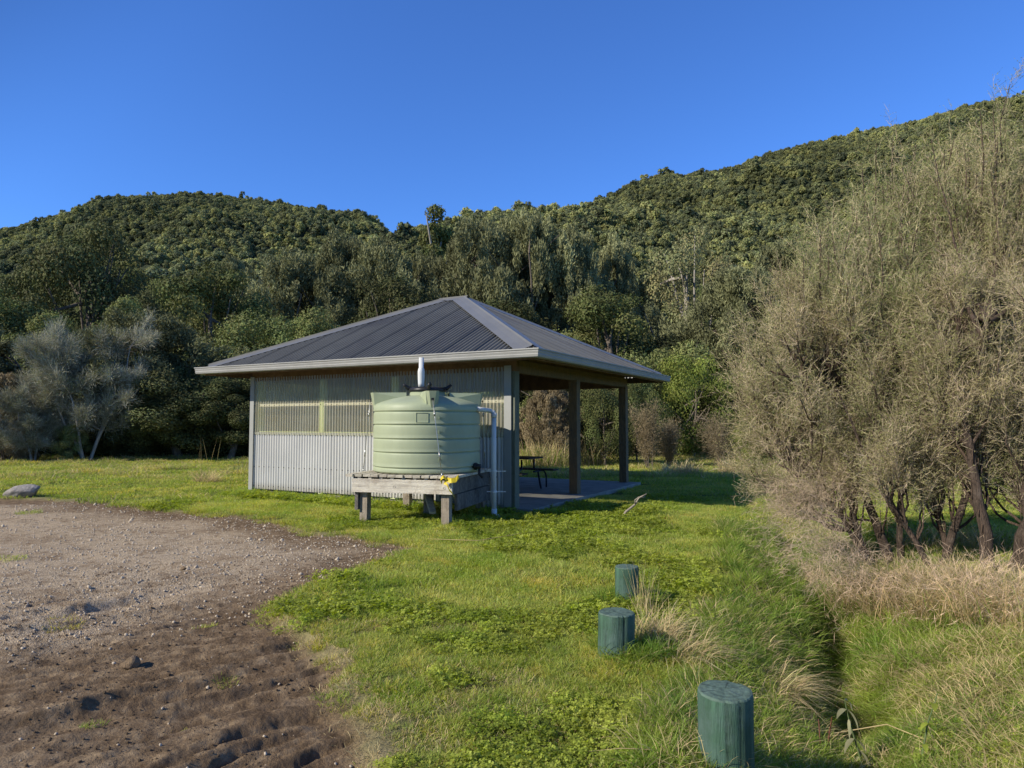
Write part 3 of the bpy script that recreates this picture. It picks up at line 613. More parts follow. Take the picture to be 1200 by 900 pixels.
# roof
OH = .75; EZ = 2.80; RX0, RX1, RY0, RY1 = -LX-OH, OH, -OH, LY+OH; HW = (RY1-RY0)/2; RISE = 1.80; RL = (RX1-RX0)
SL = RISE/HW
def slope(a, kind):
    pitch = .10; per = 8
    L_ = RL if kind in ('f', 'b') else 2*HW
    n = int(L_/pitch*per); s = np.linspace(0, L_, n+1)
    tm = np.minimum(np.minimum(s, L_-s), HW)
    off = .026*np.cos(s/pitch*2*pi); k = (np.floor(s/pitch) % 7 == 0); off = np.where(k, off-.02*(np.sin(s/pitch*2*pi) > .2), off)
    def P(t):
        if kind == 'f': x = RX0+s; y = RY0+t
        elif kind == 'b': x = RX1-s; y = RY1-t
        elif kind == 'r': x = RX1-t; y = RY0+s
        else: x = RX0+t; y = RY1-s
        return np.stack([x, y, EZ+SL*t+off], 1)
    V = np.concatenate([P(np.zeros_like(s)), P(tm/2), P(tm)]); m = n+1; i = np.arange(n)
    F = np.concatenate([np.stack([r*m+i, r*m+i+1, (r+1)*m+i+1, (r+1)*m+i], 1) for r in range(2)])
    vl = .42+.75*np.tile(np.clip(np.cos(s/pitch*2*pi)*.5+.5, 0, 1), 3)[:, None]*np.ones(3)*(1-.55*np.tile(k, 3)[:, None]); a.add(V, F, vl)  # pale crests and dark valleys paint the shading of the roof ribs
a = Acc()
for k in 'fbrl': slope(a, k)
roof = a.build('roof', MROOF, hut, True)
# hip and ridge caps: V-section strips standing just proud of the sheets
def cap(p, q, n1, n2, w1):
    """strip from p to q; n1,n2 directions down each slope (unit)"""
    a = Acc(); p = np.array(p, float); q = np.array(q, float); up = np.array([0, 0, .030])
    pr = [n1*w1, n1*w1*.5, n1*.03+[0, 0, .012], np.array([0, 0, .03]), n2*.03+[0, 0, .012], n2*w1*.5, n2*w1]
    V = np.array([e+up+np.array(x) for e in (p, q) for x in pr]); F = [[i, i+1, i+8, i+7] for i in range(6)]
    a.add(V, F); return a.build('hip_cap', MHIP, roof)
RZ = EZ+RISE; ra = (RX0+HW, RY0+HW, RZ); rb = (RX1-HW, RY0+HW, RZ)
def hipn(dx, dy): # horizontal direction along slope contour, perpendicular to the hip inside that slope
    return np.array([dx, dy, 0.0])
def hcap(corner, top):
    c = np.array([corner[0], corner[1], EZ]); t = np.array(top); d = (t-c)/np.linalg.norm(t-c)
    sx = np.sign(t[0]-c[0]); sy = np.sign(t[1]-c[1])
    # front/back slope normal and side slope normal
    nA = unit(np.array([0, -sy*SL, 1.0])); nB = unit(np.array([-sx*SL, 0, 1.0]))
    v1 = np.cross(nA, d); v1 *= np.sign(v1[0]*sx) or 1; v2 = np.cross(nB, d); v2 *= np.sign(v2[1]*sy) or 1
    cap(c+d*.12, t, v1, v2, .30)
hcap((RX1, RY0), rb); hcap((RX0, RY0), ra); hcap((RX1, RY1), rb); hcap((RX0, RY1), ra)
cap(np.array(ra)-[.1, 0, 0], np.array(rb)+[.1, 0, 0], unit(np.array([0, -1, -SL])), unit(np.array([0, 1, -SL])), .22)
# gutter: closed profile swept round the eaves
a = Acc(); pr = [(-.02, -.02), (-.02, -.135), (.085, -.135), (.10, -.125), (.112, -.085), (.105, -.075), (.118, -.035), (.110, -.025), (.128, -.005), (.128, .012), (.112, .014), (.10, -.02)]
cs = [(RX0, RY0, -1, -1), (RX1, RY0, 1, -1), (RX1, RY1, 1, 1), (RX0, RY1, -1, 1)]
m = len(pr); V = np.array([[x+sx*o_, y+sy*o_, EZ+z] for x, y, sx, sy in cs for o_, z in pr])
F = [[c*m+i, ((c+1) % 4)*m+i, ((c+1) % 4)*m+(i+1) % m, c*m+(i+1) % m] for c in range(4) for i in range(m)]
a.add(V, np.array(F)[:, ::-1]); a.build('gutter', MGUT, roof)
# rafters and purlins under the roof
a = Acc()
for x in np.arange(RX0+.6, RX1-.3, .9):
    t = min(x-RX0, RX1-x, HW); 
    for sg in (0, 1):
        y0 = RY0+.10 if sg == 0 else RY1-.10; yt = RY0+t if sg == 0 else RY1-t
        if t > .5: beam(a, (x, y0, EZ-.10+.1*SL), (x, yt, EZ-.10+SL*t-.02), .045, .12)
for y in np.arange(RY0+.6, RY1-.3, .9):
    t = min(y-RY0, RY1-y, HW)
    for sg in (0, 1):
        x0 = RX0+.10 if sg == 0 else RX1-.10; xt = RX0+t if sg == 0 else RX1-t
        if t > .5: beam(a, (x0, y, EZ-.10+.1*SL), (xt, y, EZ-.10+SL*t-.02), .045, .12)
a.build('rafter', MTIMD, hut)
a = Acc()
for (p, q) in (((RX0+.03, RY0+.05), (RX1-.03, RY0+.05)), ((RX0+.03, RY1-.05), (RX1-.03, RY1-.05))): beam(a, (*p, EZ-.085), (*q, EZ-.085), .03, .15)
for (p, q) in (((RX0+.05, RY0+.09), (RX0+.05, RY1-.09)), ((RX1-.05, RY0+.09), (RX1-.05, RY1-.09))): beam(a, (*p, EZ-.085), (*q, EZ-.085), .03, .15)
a.build('fascia', MTIMD, hut)
# skid blocks showing under the wall
for x in (-6.2, -5.3, -4.3, -3.2, -2.0, -.9):
    a = Acc(); box(a, (x-.16, -.10, -.1), (x+.16+R0.uniform(-.05, .1), .015, .085), jit=.012); a.build('foundation_block', MCONC, hut)
# closing boards between the plates and the roof
for lo, hi in (((-LX+.02, LY-.15, 2.731), (-.13, LY-.11, 3.195)), ((-LX+.05, .12, 2.731), (-LX+.09, LY-.18, 3.16)), ((-.12, .12, 2.731), (-.08, LY-.02, 3.165)), ((-LX+.02, .03, 2.741), (-.02, .07, 3.10))):
    a = Acc(); box(a, lo, hi); a.build('closing_board', MTIMD, hut)
# ------------------------------------------------------------------ picnic table inside
MTAB = simple('table_slat_brown', (.035, .030, .026), .6, 0, .3, 8, .3, 40); MTUBE = simple('table_tube_dark', (.05, .055, .06), .3, .8, .2, 10, .05, 40, spec=.6)
pt = thing('picnic_table', 'dark picnic table with attached benches on curved tube legs under the shelter roof', 'picnic table', hw(-1.6, 2.75, .075), HRZ)
def slats(nm, y0, y1, z, x0, x1, n):
    a = Acc(); w_ = (y1-y0)/n
    for i in range(n): box(a, (x0, y0+i*w_+.006, z-.035), (x1, y0+(i+1)*w_-.006, z))
    return a.build(nm, MTAB, pt)
slats('tabletop', -.36, .36, .76, -1.0, .62, 5); slats('bench_seat', -.92, -.64, .46, -.95, .75, 2); slats('bench_seat', .64, .92, .46, -.95, .75, 2)
for x in (-.7, .42):
    for sg in (-1, 1):
        a = Acc(); th = np.linspace(0, pi/2, 9)
        tube(a, [(x, sg*.30, .71), (x, sg*.30, .50)]+[(x, sg*(.30+.28*sin(t)), .50-.28*(1-cos(t))) for t in th[1:5]]+[(x, sg*.62, .10), (x, sg*.66, .02)], .022, 8)
        P = [(x, sg*.28, .42), (x, sg*.72, .42)]+[(x, sg*(.72+.22*sin(t)), .22+.20*cos(t)) for t in th]+[(x, sg*.94, .02)]
        tube(a, P, .02, 8); a.build('leg_frame', MTUBE, pt, True)
# ------------------------------------------------------------------ tank stand
MOLD = simple('timber_weathered', (.80, .71, .58), .9, 0, .3, 5, .8, 45, stretch=(.6, 6, 6), dirt=(.46, .38, .29), dist=.02)
MLEG = simple('timber_leg', (.40, .33, .25), .9, 0, .35, 5, .8, 45, stretch=(6, 6, .6), dirt=(.20, .15, .10), dist=.02)
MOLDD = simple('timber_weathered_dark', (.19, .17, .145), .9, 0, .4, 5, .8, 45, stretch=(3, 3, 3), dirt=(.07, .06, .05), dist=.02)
SX, SY = -.90, 10.46; SRZ = atan2(-.27, .963)
st = thing('tank_stand', 'weathered timber stand of heavy beams and gapped deck boards under the green tank', 'stand', (SX, SY, 0), SRZ)
# local: x left is negative (front edge from 0 to -1.72), y into depth
a = Acc(); nb = 13
for i in range(nb):
    x = -1.78+i*(1.86/nb); wv = 1.86/nb-.022; c = R0.uniform(.7, 1.15)
    box(a, (x, -.06+R0.uniform(-.02, .02), .745), (x+wv, 1.86+R0.uniform(-.02, .02), .785), (c, c, c*.97), jit=.003)
a.build('deck', MOLD, st)
a = Acc(); box(a, (-1.68, -.045, .505), (-.0, .0, .715), jit=.004)
for i in range(9): 
    x = -1.60+i*.19; box(a, (x, -.02, .716), (x+.05, .0, .745))
a.build('front_beam', MOLD, st)
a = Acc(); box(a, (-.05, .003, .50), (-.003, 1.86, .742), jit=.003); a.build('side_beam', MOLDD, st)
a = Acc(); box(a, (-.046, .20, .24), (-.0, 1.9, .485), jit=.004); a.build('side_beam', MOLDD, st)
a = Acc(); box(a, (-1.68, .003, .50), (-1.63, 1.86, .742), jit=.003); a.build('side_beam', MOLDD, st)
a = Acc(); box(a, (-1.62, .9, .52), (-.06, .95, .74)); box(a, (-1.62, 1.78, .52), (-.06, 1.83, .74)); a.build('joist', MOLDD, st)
for x, y, w_ in ((-1.60, .06, .13), (-.20, .03, .13), (-.20, 1.68, .13), (-1.60, 1.68, .13), (-.9, 1.0, .13)):
    a = Acc(); box(a, (x, y, -.35), (x+w_, y+w_, .498), jit=.004); a.build('leg', MLEG, st)
a = Acc(); box(a, (-1.66, .01, .22), (-1.605, .15, .50)); a.build('leg_cleat', MOLDD, st)
a = Acc(); beam(a, (-.85, .95, .50), (-.55, .55, .14), .10, .05); a.build('brace', MOLD, st)
for x in (-1.55, -.95, -.12):
    a = Acc(); lathe(a, [(0, -.012), (.016, -.012), (.018, 0)], 10); o = a.build('bolt', MDARK, st, True, (x, -.047, .60)); o.rotation_euler = (pi/2, 0, 0)
# ------------------------------------------------------------------ tank
MTANK = simple('tank_pale_green_plastic', (.39, .435, .28), .5, 0, .07, 1.2, .12, 12, spec=.35, stretch=(2.5, 2.5, .5), dirt=(.33, .37, .245))
TC = np.array([-1.425, 11.50]); TR = .885; TB = .79
tank = thing('water_tank', 'round pale green plastic rainwater tank with ribbed sides and black lid on the timber stand', 'water tank', (TC[0], TC[1], TB), 0)
prof = [(.0, 0), (TR-.03, 0), (TR-.004, .02)]
gz = [.095, .335, .55, .775, .985]
z0 = .02
for g in gz:
    for f in (.08, .3, .5, .7, .92): prof.append((TR+.004*sin(pi*f)**.5 if 0 < f < 1 else TR, z0+(g-.016-z0)*f))
    prof += [(TR-.002, g-.014), (TR-.016, g-.008), (TR-.018, g+.004), (TR+.008, g+.012), (TR+.008, g+.020)]; z0 = g+.022
prof += [(TR+.004, 1.03), (TR, 1.08), (TR-.04, 1.115), (TR-.12, 1.15), (TR-.3, 1.205), (TR-.5, 1.245), (.32, 1.255), (.30, 1.262), (.285, 1.33), (0.0, 1.33)]
a = Acc(); lathe(a, prof, 96); body = a.build('tank_body', MTANK, tank, True)
LUGA = [radians(-97+25.5), radians(-97+25.5+90), radians(-97+25.5+180), radians(-97+25.5-90)]
LUGA = [radians(-78), radians(12), radians(102), radians(192)]
for k, an in enumerate(LUGA):
    a = Acc(); c, s = cos(an), sin(an); M = (np.array([[c, -s, 0], [s, c, 0], [0, 0, 1.0]]), np.zeros(3))
    # tapering ridge: broad flat top from near the lid out to the rim, slanting V-shaped nose
    V = [(.36, -.16, 1.20), (.36, .16, 1.20), (.36, .13, 1.305), (.36, -.13, 1.305), (TR-.02, -.085, 1.04), (TR-.02, .085, 1.04), (TR+.012, .105, 1.30), (TR+.012, -.105, 1.30)]
    V = np.array(V)@M[0].T; a.add(V, [[0, 3, 2, 1], [4, 5, 6, 7], [3, 7, 6, 2], [0, 1, 5, 4], [0, 4, 7, 3], [1, 2, 6, 5]])
    V2 = np.array([(TR-.02, -.09, 1.14), (TR-.02, .09, 1.14), (TR+.012, .105, 1.302), (TR+.012, -.105, 1.302), (TR+.0, -.02, 1.02), (TR+.0, .02, 1.02), (TR+.055, .055, 1.298), (TR+.055, -.055, 1.298)])@M[0].T
    a.add(V2, [[4, 5, 6, 7], [0, 4, 7, 3], [5, 1, 2, 6], [3, 7, 6, 2], [0, 1, 5, 4]])
    lg = a.build('lug', MTANK, body)
    a = Acc(); box(a, (TR+.052, -.022, 1.15), (TR+.066, .022, 1.19), M=M); a.build('shackle', MDARK, lg)
a = Acc(); lathe(a, [(0, 1.40), (.26, 1.40), (.30, 1.385), (.315, 1.355), (.315, 1.33), (.29, 1.325), (0, 1.335)], 40)
for an in (.25, 1.9, 3.35, 4.9):
    c, s = cos(an), sin(an); P = [(.27*c, .27*s, 1.37), (.33*c, .33*s, 1.385), (.37*c, .37*s, 1.42), (.40*c-.02*s, .40*s+.02*c, 1.44)]; tube(a, P, [.035, .034, .03, .028], 8)
a.build('lid', simple('lid_black', (.018, .018, .02), .4, 0, .2, 10, .1, 30), tank, True)
# moulded recess and level marks on the shell
def shell_mark(a, an, z, wa, h, t=.006, r=TR+.011):
    ths = np.linspace(an-wa/2, an+wa/2, 6); V = []
    for th in ths:
        for rr, zz in ((r-.012, z-h/2), (r+t, z-h/2), (r+t, z+h/2), (r-.012, z+h/2)): V.append((rr*cos(th), rr*sin(th), zz))
    F = [[4*i+j, 4*i+4+j, 4*i+4+(j+1) % 4, 4*i+(j+1) % 4] for i in range(5) for j in range(4)]; F += [[0, 1, 2, 3], [20, 23, 22, 21]]
    a.add(V, F)
cd = atan2(-TC[1], -TC[0])  # direction toward the viewer's side
a = Acc(); an = cd-.09
for dz in (-.075, .075): shell_mark(a, an, .885+dz, .21, .006, .0)
for da in (-.105, .105): shell_mark(a, an+da, .885, .006, .15, .0)
a.build('moulded_panel', MTANK, body)
MLEV = simple('level_mark_dark', (.24, .29, .19), .6)
for z in (.885, .665, .445, .23):
    a = Acc(); shell_mark(a, cd+.235, z, .055, .010); shell_mark(a, cd+.208, z, .008, .045); a.build('level_mark', MLEV, body)

# tap fitting at the right foot
a = Acc(); q = cd+1.02; c, s = cos(q), sin(q)
tube(a, [((TR-.02)*c, (TR-.02)*s, .10), ((TR+.12)*c, (TR+.12)*s, .10)], .04, 12); tube(a, [((TR+.02)*c, (TR+.02)*s, .10), ((TR+.05)*c, (TR+.05)*s, .10)], .06, 12)
tube(a, [((TR+.1)*c, (TR+.1)*s, .10), ((TR+.1)*c, (TR+.1)*s, -.02), ((TR+.16)*c, (TR+.16)*s, -.08)], .022, 8); a.build('tap', MDARK, tank, True)
# tie wires
MWIRE = simple('wire_galvanised', (.45, .45, .43), .35, .8, .2, 30, .1, 60)
def lugp(an, z, r=TR+.06): return np.array([r*cos(an), r*sin(an), z])
sM = np.array([[cos(SRZ), -sin(SRZ)], [sin(SRZ), cos(SRZ)]])
def st_local(x, y, z): v = sM@np.array([x, y])+np.array([SX, SY]); return np.array([v[0]-TC[0], v[1]-TC[1], z-TB])
for an, anchor in ((LUGA[0], st_local(-.16, -.05, .80)), (LUGA[3], st_local(-1.80, .55, .80)), (LUGA[1], st_local(.06, 1.4, .80))):
    a = Acc(); p = lugp(an, 1.17); tube(a, [p, (p*2+anchor)/3+[0, 0, -.01], (p+anchor*2)/3+[0, 0, -.01], anchor], .006, 6)
    m_ = p*.80+anchor*.2; tube(a, [m_+[0, 0, .03], m_-[0, 0, .03]], .014, 8); m_ = p*.25+anchor*.75; dv = unit(anchor-p); tube(a, [m_-dv*.06, m_+dv*.06], .012, 8)
    tube(a, [anchor+[0, 0, .03], anchor-[0, 0, .04]], .012, 8); a.build('tie_wire', MWIRE, tank, True)
# ------------------------------------------------------------------ pipes
MPVC = simple('pvc_white', (.72, .73, .72), .35, 0, .05, 3, .05, 30, dirt=(.55, .54, .5))
pin = at(493.5, 455, 11.35)
zt = TB+1.40
iz = 2.70
ip = thing('inlet_pipe', 'short white pipe dropping from the roof gutter into the tank lid', 'pipe', (pin[0], pin[1], zt))
a = Acc(); lathe(a, [(0, 0), (.050, 0), (.052, .06), (.056, .14), (.058, .22), (.058, .26), (.050, .30), (.046, .31), (.046, .312), (.041, .314), (.041, iz-zt-.02), (0, iz-zt-.02)], 24); a.build('flared_joint', MPVC, ip, True)
op = thing('overflow_pipe', 'white overflow pipe running from the tank shoulder down to the grass', 'pipe', (0, 0, 0))
Pp = at(579, 480, 11.55); gz_ = H1(Pp[0], Pp[1]-.05)
Pt = np.array([TC[0]+TR*cos(-.30), TC[1]+TR*sin(-.30), TB+1.03])
a = Acc(); e1 = np.array([Pp[0]-.07, Pp[1], Pt[2]-.02]); e2 = np.array([Pp[0], Pp[1], Pt[2]-.09])
tube(a, [Pt, (Pt+e1)/2, e1, e1*.35+e2*.65+[.0, 0, .022], e2], .040, 14); tube(a, [e2+[0, 0, .03], e2-[0, 0, .05]], .048, 14); a.build('elbow', MPVC, op, True)
a = Acc(); tube(a, [e2, (e2[0]-.005, e2[1], 1.0), (e2[0]+.005, e2[1], gz_+.12)], .041, 14)
a.build('downpipe', MPVC, op, True)
a = Acc(); tube(a, [(e2[0]+.005, e2[1], gz_+.16), (e2[0]+.005, e2[1], gz_+.11), (e2[0]+.02, e2[1]-.03, gz_+.06), (e2[0]+.07, e2[1]-.08, gz_+.03)], [.048, .048, .045, .047], 14); a.build('elbow', MPVC, op, True)
for z in (.78, .44):
    a = Acc(); tube(a, [(e2[0], e2[1], z-.018), (e2[0], e2[1], z+.018)], .050, 14); box(a, (e2[0]-.12, e2[1]-.01, z-.008), (e2[0]+.20, e2[1]+.01, z+.008)); a.build('bracket', MPVC, op)
# wire ring on the right of the pipe not built: too faint; yellow ribbon tied at the stand corner
a = Acc(); rb0 = at(520, 566, 10.38)
def ribbon(P, wd):
    P = np.array(P, float); V = []
    for i, p in enumerate(P): q = wd*(1-.3*abs(i/len(P)-.5)); V += [p+[0, .01*sin(i*2), -q/2], p+[.01*cos(i), .012, q/2]]
    a.add(V, [[2*i, 2*i+1, 2*i+3, 2*i+2] for i in range(len(P)-1)])
ribbon([(0, 0, 0), (.05, -.03, .05), (.12, -.05, .04), (.19, -.03, .05), (.23, -.02, .10)], .075)
ribbon([(0, 0, 0), (.05, -.04, -.02), (.09, -.05, -.10), (.14, -.05, -.15), (.17, -.04, -.22)], .035)
ribbon([(-.03, 0, .0), (-.05, -.03, .06), (.0, -.05, .10), (.05, -.04, .06)], .05)
tag(a.build('yellow_ribbon', simple('ribbon_yellow', (.75, .55, .02), .5), None, False, tuple(rb0)), 'torn yellow ribbon tied at the right front corner of the tank stand', 'ribbon')
# ------------------------------------------------------------------ bollards
MBOL = simple('bollard_green_paint', (.055, .115, .075), .8, 0, .4, 5, .7, 30, stretch=(5, 5, .45), dirt=(.10, .16, .14), dist=.012)
MBOLT = simple('bollard_top_paint', (.10, .155, .12), .85, 0, .3, 18, .7, 50, dist=.008, dirt=(.12, .17, .15))
def bollard(px, pytop, Y, r, label, depth, seed, lean=(0, 0)):
    rng = np.random.default_rng(seed); top = at(px, pytop, Y); t = thing('bollard', label, 'bollard', tuple(top), 0, 'green timber bollards along the ditch edge')
    t.rotation_euler = (lean[0], lean[1], rng.uniform(0, 6))
    th = np.arange(72)*2*pi/72; grv = 1+.006*np.sin(th*3+seed)+.004*rng.normal(size=72)
    for k in rng.integers(0, 72, 7): grv[k] -= .035; grv[(k+1) % 72] -= .012
    def fn(V, th): V[..., :2] *= grv[None, :, None]; return V
    zs = np.linspace(-depth, -.02, 12)
    cg = np.clip(1-(1-grv)*14, .35, 1.1)[None, :]*rng.uniform(.85, 1.12, 72)[None, :]*np.ones((13, 72)); cg[-2:] *= 1.12
    for k in range(5): j = rng.integers(0, 72); q = rng.integers(2, 9); cg[q:q+rng.integers(3, 6), j] = .38
    a = Acc(); lathe(a, [(r*(1+.01*sin(z*9)), z) for z in zs]+[(r*.985, -.008)], 72, fn=fn, col=(cg[..., None]*np.ones(3)).reshape(-1, 3)); a.build('shaft', MBOL, t, True)
    a = Acc()
    def fn2(V, th): 
        V[..., :2] *= grv[None, :, None]; x, y = V[..., 0], V[..., 1]; V[..., 2] += .004*vn(x*40, y*40, seed)+.006*vn(x*9, y*9, seed+3); return V
    fs = [.987, .955, .9, .82, .74, .66, .58, .5, .42, .34, .26, .18, .1, .001]; ct = np.array([1.0, 1.1]+[.82+.35*((q*7) % 3)/2 for q in range(12)])[:, None]*np.ones((14, 72))*rng.uniform(.88, 1.1, 72)[None, :]
    for k in range(4): j = rng.integers(0, 72); ct[rng.integers(2, 5):14, j] *= .35
    lathe(a, [(r*.987, -.008), (r*.955, .0)]+[(r*f, .002) for f in fs[2:]], 72, fn=fn2, col=(ct[..., None]*np.ones(3)).reshape(-1, 3)); a.build('top', MBOLT, t, False)
bollard(734.5, 663.5, 6.05, .103, 'farthest and smallest of the three green bollards', .75, 1)
bollard(722.5, 717, 4.75, .125, 'middle green bollard with the tall dry grass on its right', .75, 2, (.02, .01))
bollard(849.5, 809, 3.32, .128, 'nearest green bollard at the bottom edge of the picture', 1.0, 3, (.02, -.02))
# ------------------------------------------------------------------ rock, clods, sticks
MROCK = simple('rock_grey', (.33, .30, .27), .9, 0, .35, 4, .8, 20, dirt=(.14, .13, .11), dist=.03)
MCLOD = simple('clod_soil', (.20, .14, .085), .95, 0, .3, 20, .9, 60, dist=.02)
def rock_mesh(seed, rx, ry, rz, mat, res=28, rough=.3):
    rng = np.random.default_rng(seed); a = Acc(); u = np.linspace(0, pi, res//2+1); v = np.linspace(0, 2*pi, res, endpoint=False)
    U, Vv = np.meshgrid(u, v, indexing='ij'); D = np.stack([np.sin(U)*np.cos(Vv), np.sin(U)*np.sin(Vv), np.cos(U)], -1)
    r = np.ones(U.shape)
    for k in range(9):
        n_ = rdir(rng, 1)[0]; c = rng.uniform(.55, .9); dt = D@n_; r = np.minimum(r, np.where(dt > .05, c/np.maximum(dt, .05), 9))
    r = r*(1+rough*.35*fbm(D[..., 0]*3+seed, D[..., 1]*3+D[..., 2]*2, 3, seed)); P = D*r[..., None]*np.array([rx, ry, rz]); m = res
    i, j = np.meshgrid(np.arange(res//2), np.arange(res), indexing='ij'); i = i.ravel(); j = j.ravel(); k = (j+1) % m
    a.add(P.reshape(-1, 3), np.stack([i*m+j, (i+1)*m+j, (i+1)*m+k, i*m+k], 1)); return a.mesh('rock', mat, True)
p = on_ground(22, 583); o = link('boulder', rock_mesh(5, .40, .26, .20, MROCK, 48)); o.location = (p[0], p[1]+.15, p[2]+.06); o.rotation_euler = (.1, -.15, .2)
tag(o, 'grey flat-topped boulder on the far left edge of the gravel', 'boulder')
for px, py, s, lab in ((153, 781, .055, 'fist-sized dark clod sitting on the churned soil'), (215, 668, .035, 'small dark stone near the middle of the gravel')):
    p = on_ground(px, py); o = link('soil_clod' if s > .05 else 'stone', rock_mesh(int(px), s*1.2, s, s*.85, MCLOD, 24, .5)); o.location = (p[0], p[1], p[2]+s*.4); tag(o, lab, 'clod' if s > .05 else 'stone')
MSTICK = simple('stick_pale', (.33, .28, .22), .85, 0, .3, 10, .4, 60)
a = Acc(); p = on_ground(727, 607); tube(a, [(0, 0, -.03), (.10, .03, .10), (.26, .05, .22), (.33, .07, .33), (.46, .05, .40)], [.02, .022, .018, .014, .008], 7); tube(a, [(.26, .05, .22), (.25, .0, .30), (.31, -.03, .36)], [.012, .010, .005], 6); tube(a, [(.33, .07, .33), (.45, .12, .34)], [.01, .005], 6)
tag(a.build('dead_stick', MSTICK, None, True, tuple(p)), 'pale forked dead stick poking out of the grass by the shelter shadow', 'stick')
# undergrowth closing the foot of the wood
rng = np.random.default_rng(17); me_b = [joined(TV['dark'][0]), joined(TV['dark'][1]), joined(TV['bush'][0])]
pts = []; sc_ = []; ii = []
for k in range(300):
    px = rng.uniform(-500, 1750); Y = rng.uniform(33, 52); k3 = rng.integers(0, 3)
    if k > 230: px = rng.uniform(-400, 290); Y = rng.uniform(29.5, 33); k3 = rng.integers(0, 2)
    hh = rng.uniform(3.0, 5.5)*(.75 if k > 230 else 1); s = hh/(10 if k3 < 2 else 4); wd = s*rng.uniform(.9, 1.3)*(1.5 if k3 < 2 else 1)
    pts.append(((px-600)/800*Y, Y, -.5 if k3 == 2 else -.18*hh)); sc_.append((wd, wd, s*1.15)); ii.append(k3)
n = len(pts); scatter('undergrowth', 'dark undergrowth filling the shade beneath the trees along the field edge', 'undergrowth', pts, np.stack([np.zeros(n), np.zeros(n), rng.uniform(0, 6.28, n)], 1), sc_, ii, me_b)
# ------------------------------------------------------------------ grass
def blades(a, rng, n, rad, h0, h1, wd, lean, col, curl=.5, var=.25, mat=0, ldir=None, spread=1.0):
    r = rad*np.sqrt(rng.uniform(0, 1, n)); an = rng.uniform(0, 2*pi, n); B = np.stack([r*np.cos(an), r*np.sin(an), np.full(n, -.01)], 1)
    h = rng.uniform(h0, h1, n); ld = rng.uniform(0, 2*pi, n); D = np.stack([np.cos(ld), np.sin(ld), np.zeros(n)], 1)*spread
    D += .5*np.stack([np.cos(an), np.sin(an), 0*an], 1)
    if ldir is not None: D += np.array(ldir)
    D = unit(D); le = lean*rng.uniform(.3, 1.3, n); ph = rng.uniform(0, 2*pi, n); Wv = np.stack([np.cos(ph), np.sin(ph), np.zeros(n)], 1)
    lv = []
    for t, ww in ((0, .8), (.38, 1.0), (.74, .75), (1.0, .12)):
        c = B+D*(h*le*(t*(1-curl)+curl*t*t)*1.1)[:, None]; c[:, 2] += h*(t-curl*le*.75*t*t*np.minimum(1, 1))
        q = Wv*(wd*ww/2*rng.uniform(.7, 1.3, n))[:, None]; lv += [c-q, c+q]
    V = np.stack(lv, 1).reshape(-1, 3); b = (np.arange(n)*8)[:, None]
    F = np.concatenate([b+np.array([[2*i, 2*i+1, 2*i+3, 2*i+2]]) for i in range(3)], 0)
    cc = np.asarray(col)*(1+rng.uniform(-var, var, (n, 1)))*(1+rng.uniform(-.07, .07, (n, 3)))
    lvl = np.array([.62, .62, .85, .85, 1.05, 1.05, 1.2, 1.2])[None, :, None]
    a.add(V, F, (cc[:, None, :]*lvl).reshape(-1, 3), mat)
MGRASS = foliage('grass_blade', (.35, .44, .08), .5, .32, .5, big=(.55, .56, .15), bigscale=1.1, objrand=.16, spec=.3, hue=[(0, (.78, .88, .8)), (.5, (1, 1, 1)), (.85, (1.15, 1.1, 1.0)), (1, (1.5, 1.15, 1.1))])
MRANK = foliage('grass_rank', (.21, .33, .055), .5, .3, .5, big=(.40, .48, .09), bigscale=1.6, objrand=.2, spec=.3)
MDRY = foliage('grass_dry', (.66, .53, .28), .35, .2, .7, bigscale=2, objrand=.2, spec=.15)
MCLOV = foliage('weed_leaf', (.33, .41, .058), .5, .25, .5, big=(.46, .50, .09), bigscale=1.5, objrand=.25, spec=.25)
def tuft(seed, spec, mats):
    rng = np.random.default_rng(seed); a = Acc()
    for s in spec: blades(a, rng, *s[:-1], **s[-1])
    return a.mesh('tuft', mats)
def clover(seed, n, rad, leaf, hmax):
    rng = np.random.default_rng(seed); a = Acc(); r = rad*np.sqrt(rng.uniform(0, 1, n)); an = rng.uniform(0, 6.28, n); z = rng.uniform(.015, hmax, n)
    P = np.stack([r*np.cos(an), r*np.sin(an), z], 1); nrm = unit(np.stack([rng.normal(size=n)*.5, rng.normal(size=n)*.5, np.ones(n)], 1)); ax0 = unit(np.cross(nrm, rng.normal(size=(n, 3))))
    for k in range(3):
        c, s = cos(k*2.094), sin(k*2.094); ax = ax0*c+np.cross(nrm, ax0)*s
        cc = np.ones((n, 3))*(1+rng.uniform(-.3, .3, (n, 1))); L_ = leaf*rng.uniform(.7, 1.25, n); w = np.cross(nrm, ax); Lc = L_[:, None]
        V = np.stack([P, P+ax*Lc*.6+w*Lc*.45, P+ax*Lc*1.0, P+ax*Lc*.6-w*Lc*.45], 1).reshape(-1, 3)
        a.add(V, np.arange(4*n).reshape(n, 4), np.repeat(cc, 4, 0), 0)
    blades(a, rng, int(n*.5), rad, .02, hmax*.9, .002, .3, (1, 1, 1), mat=0)
    return a.mesh('weed', [MCLOV])
g1 = (1, 1, 1); dry = (1, 1, 1)
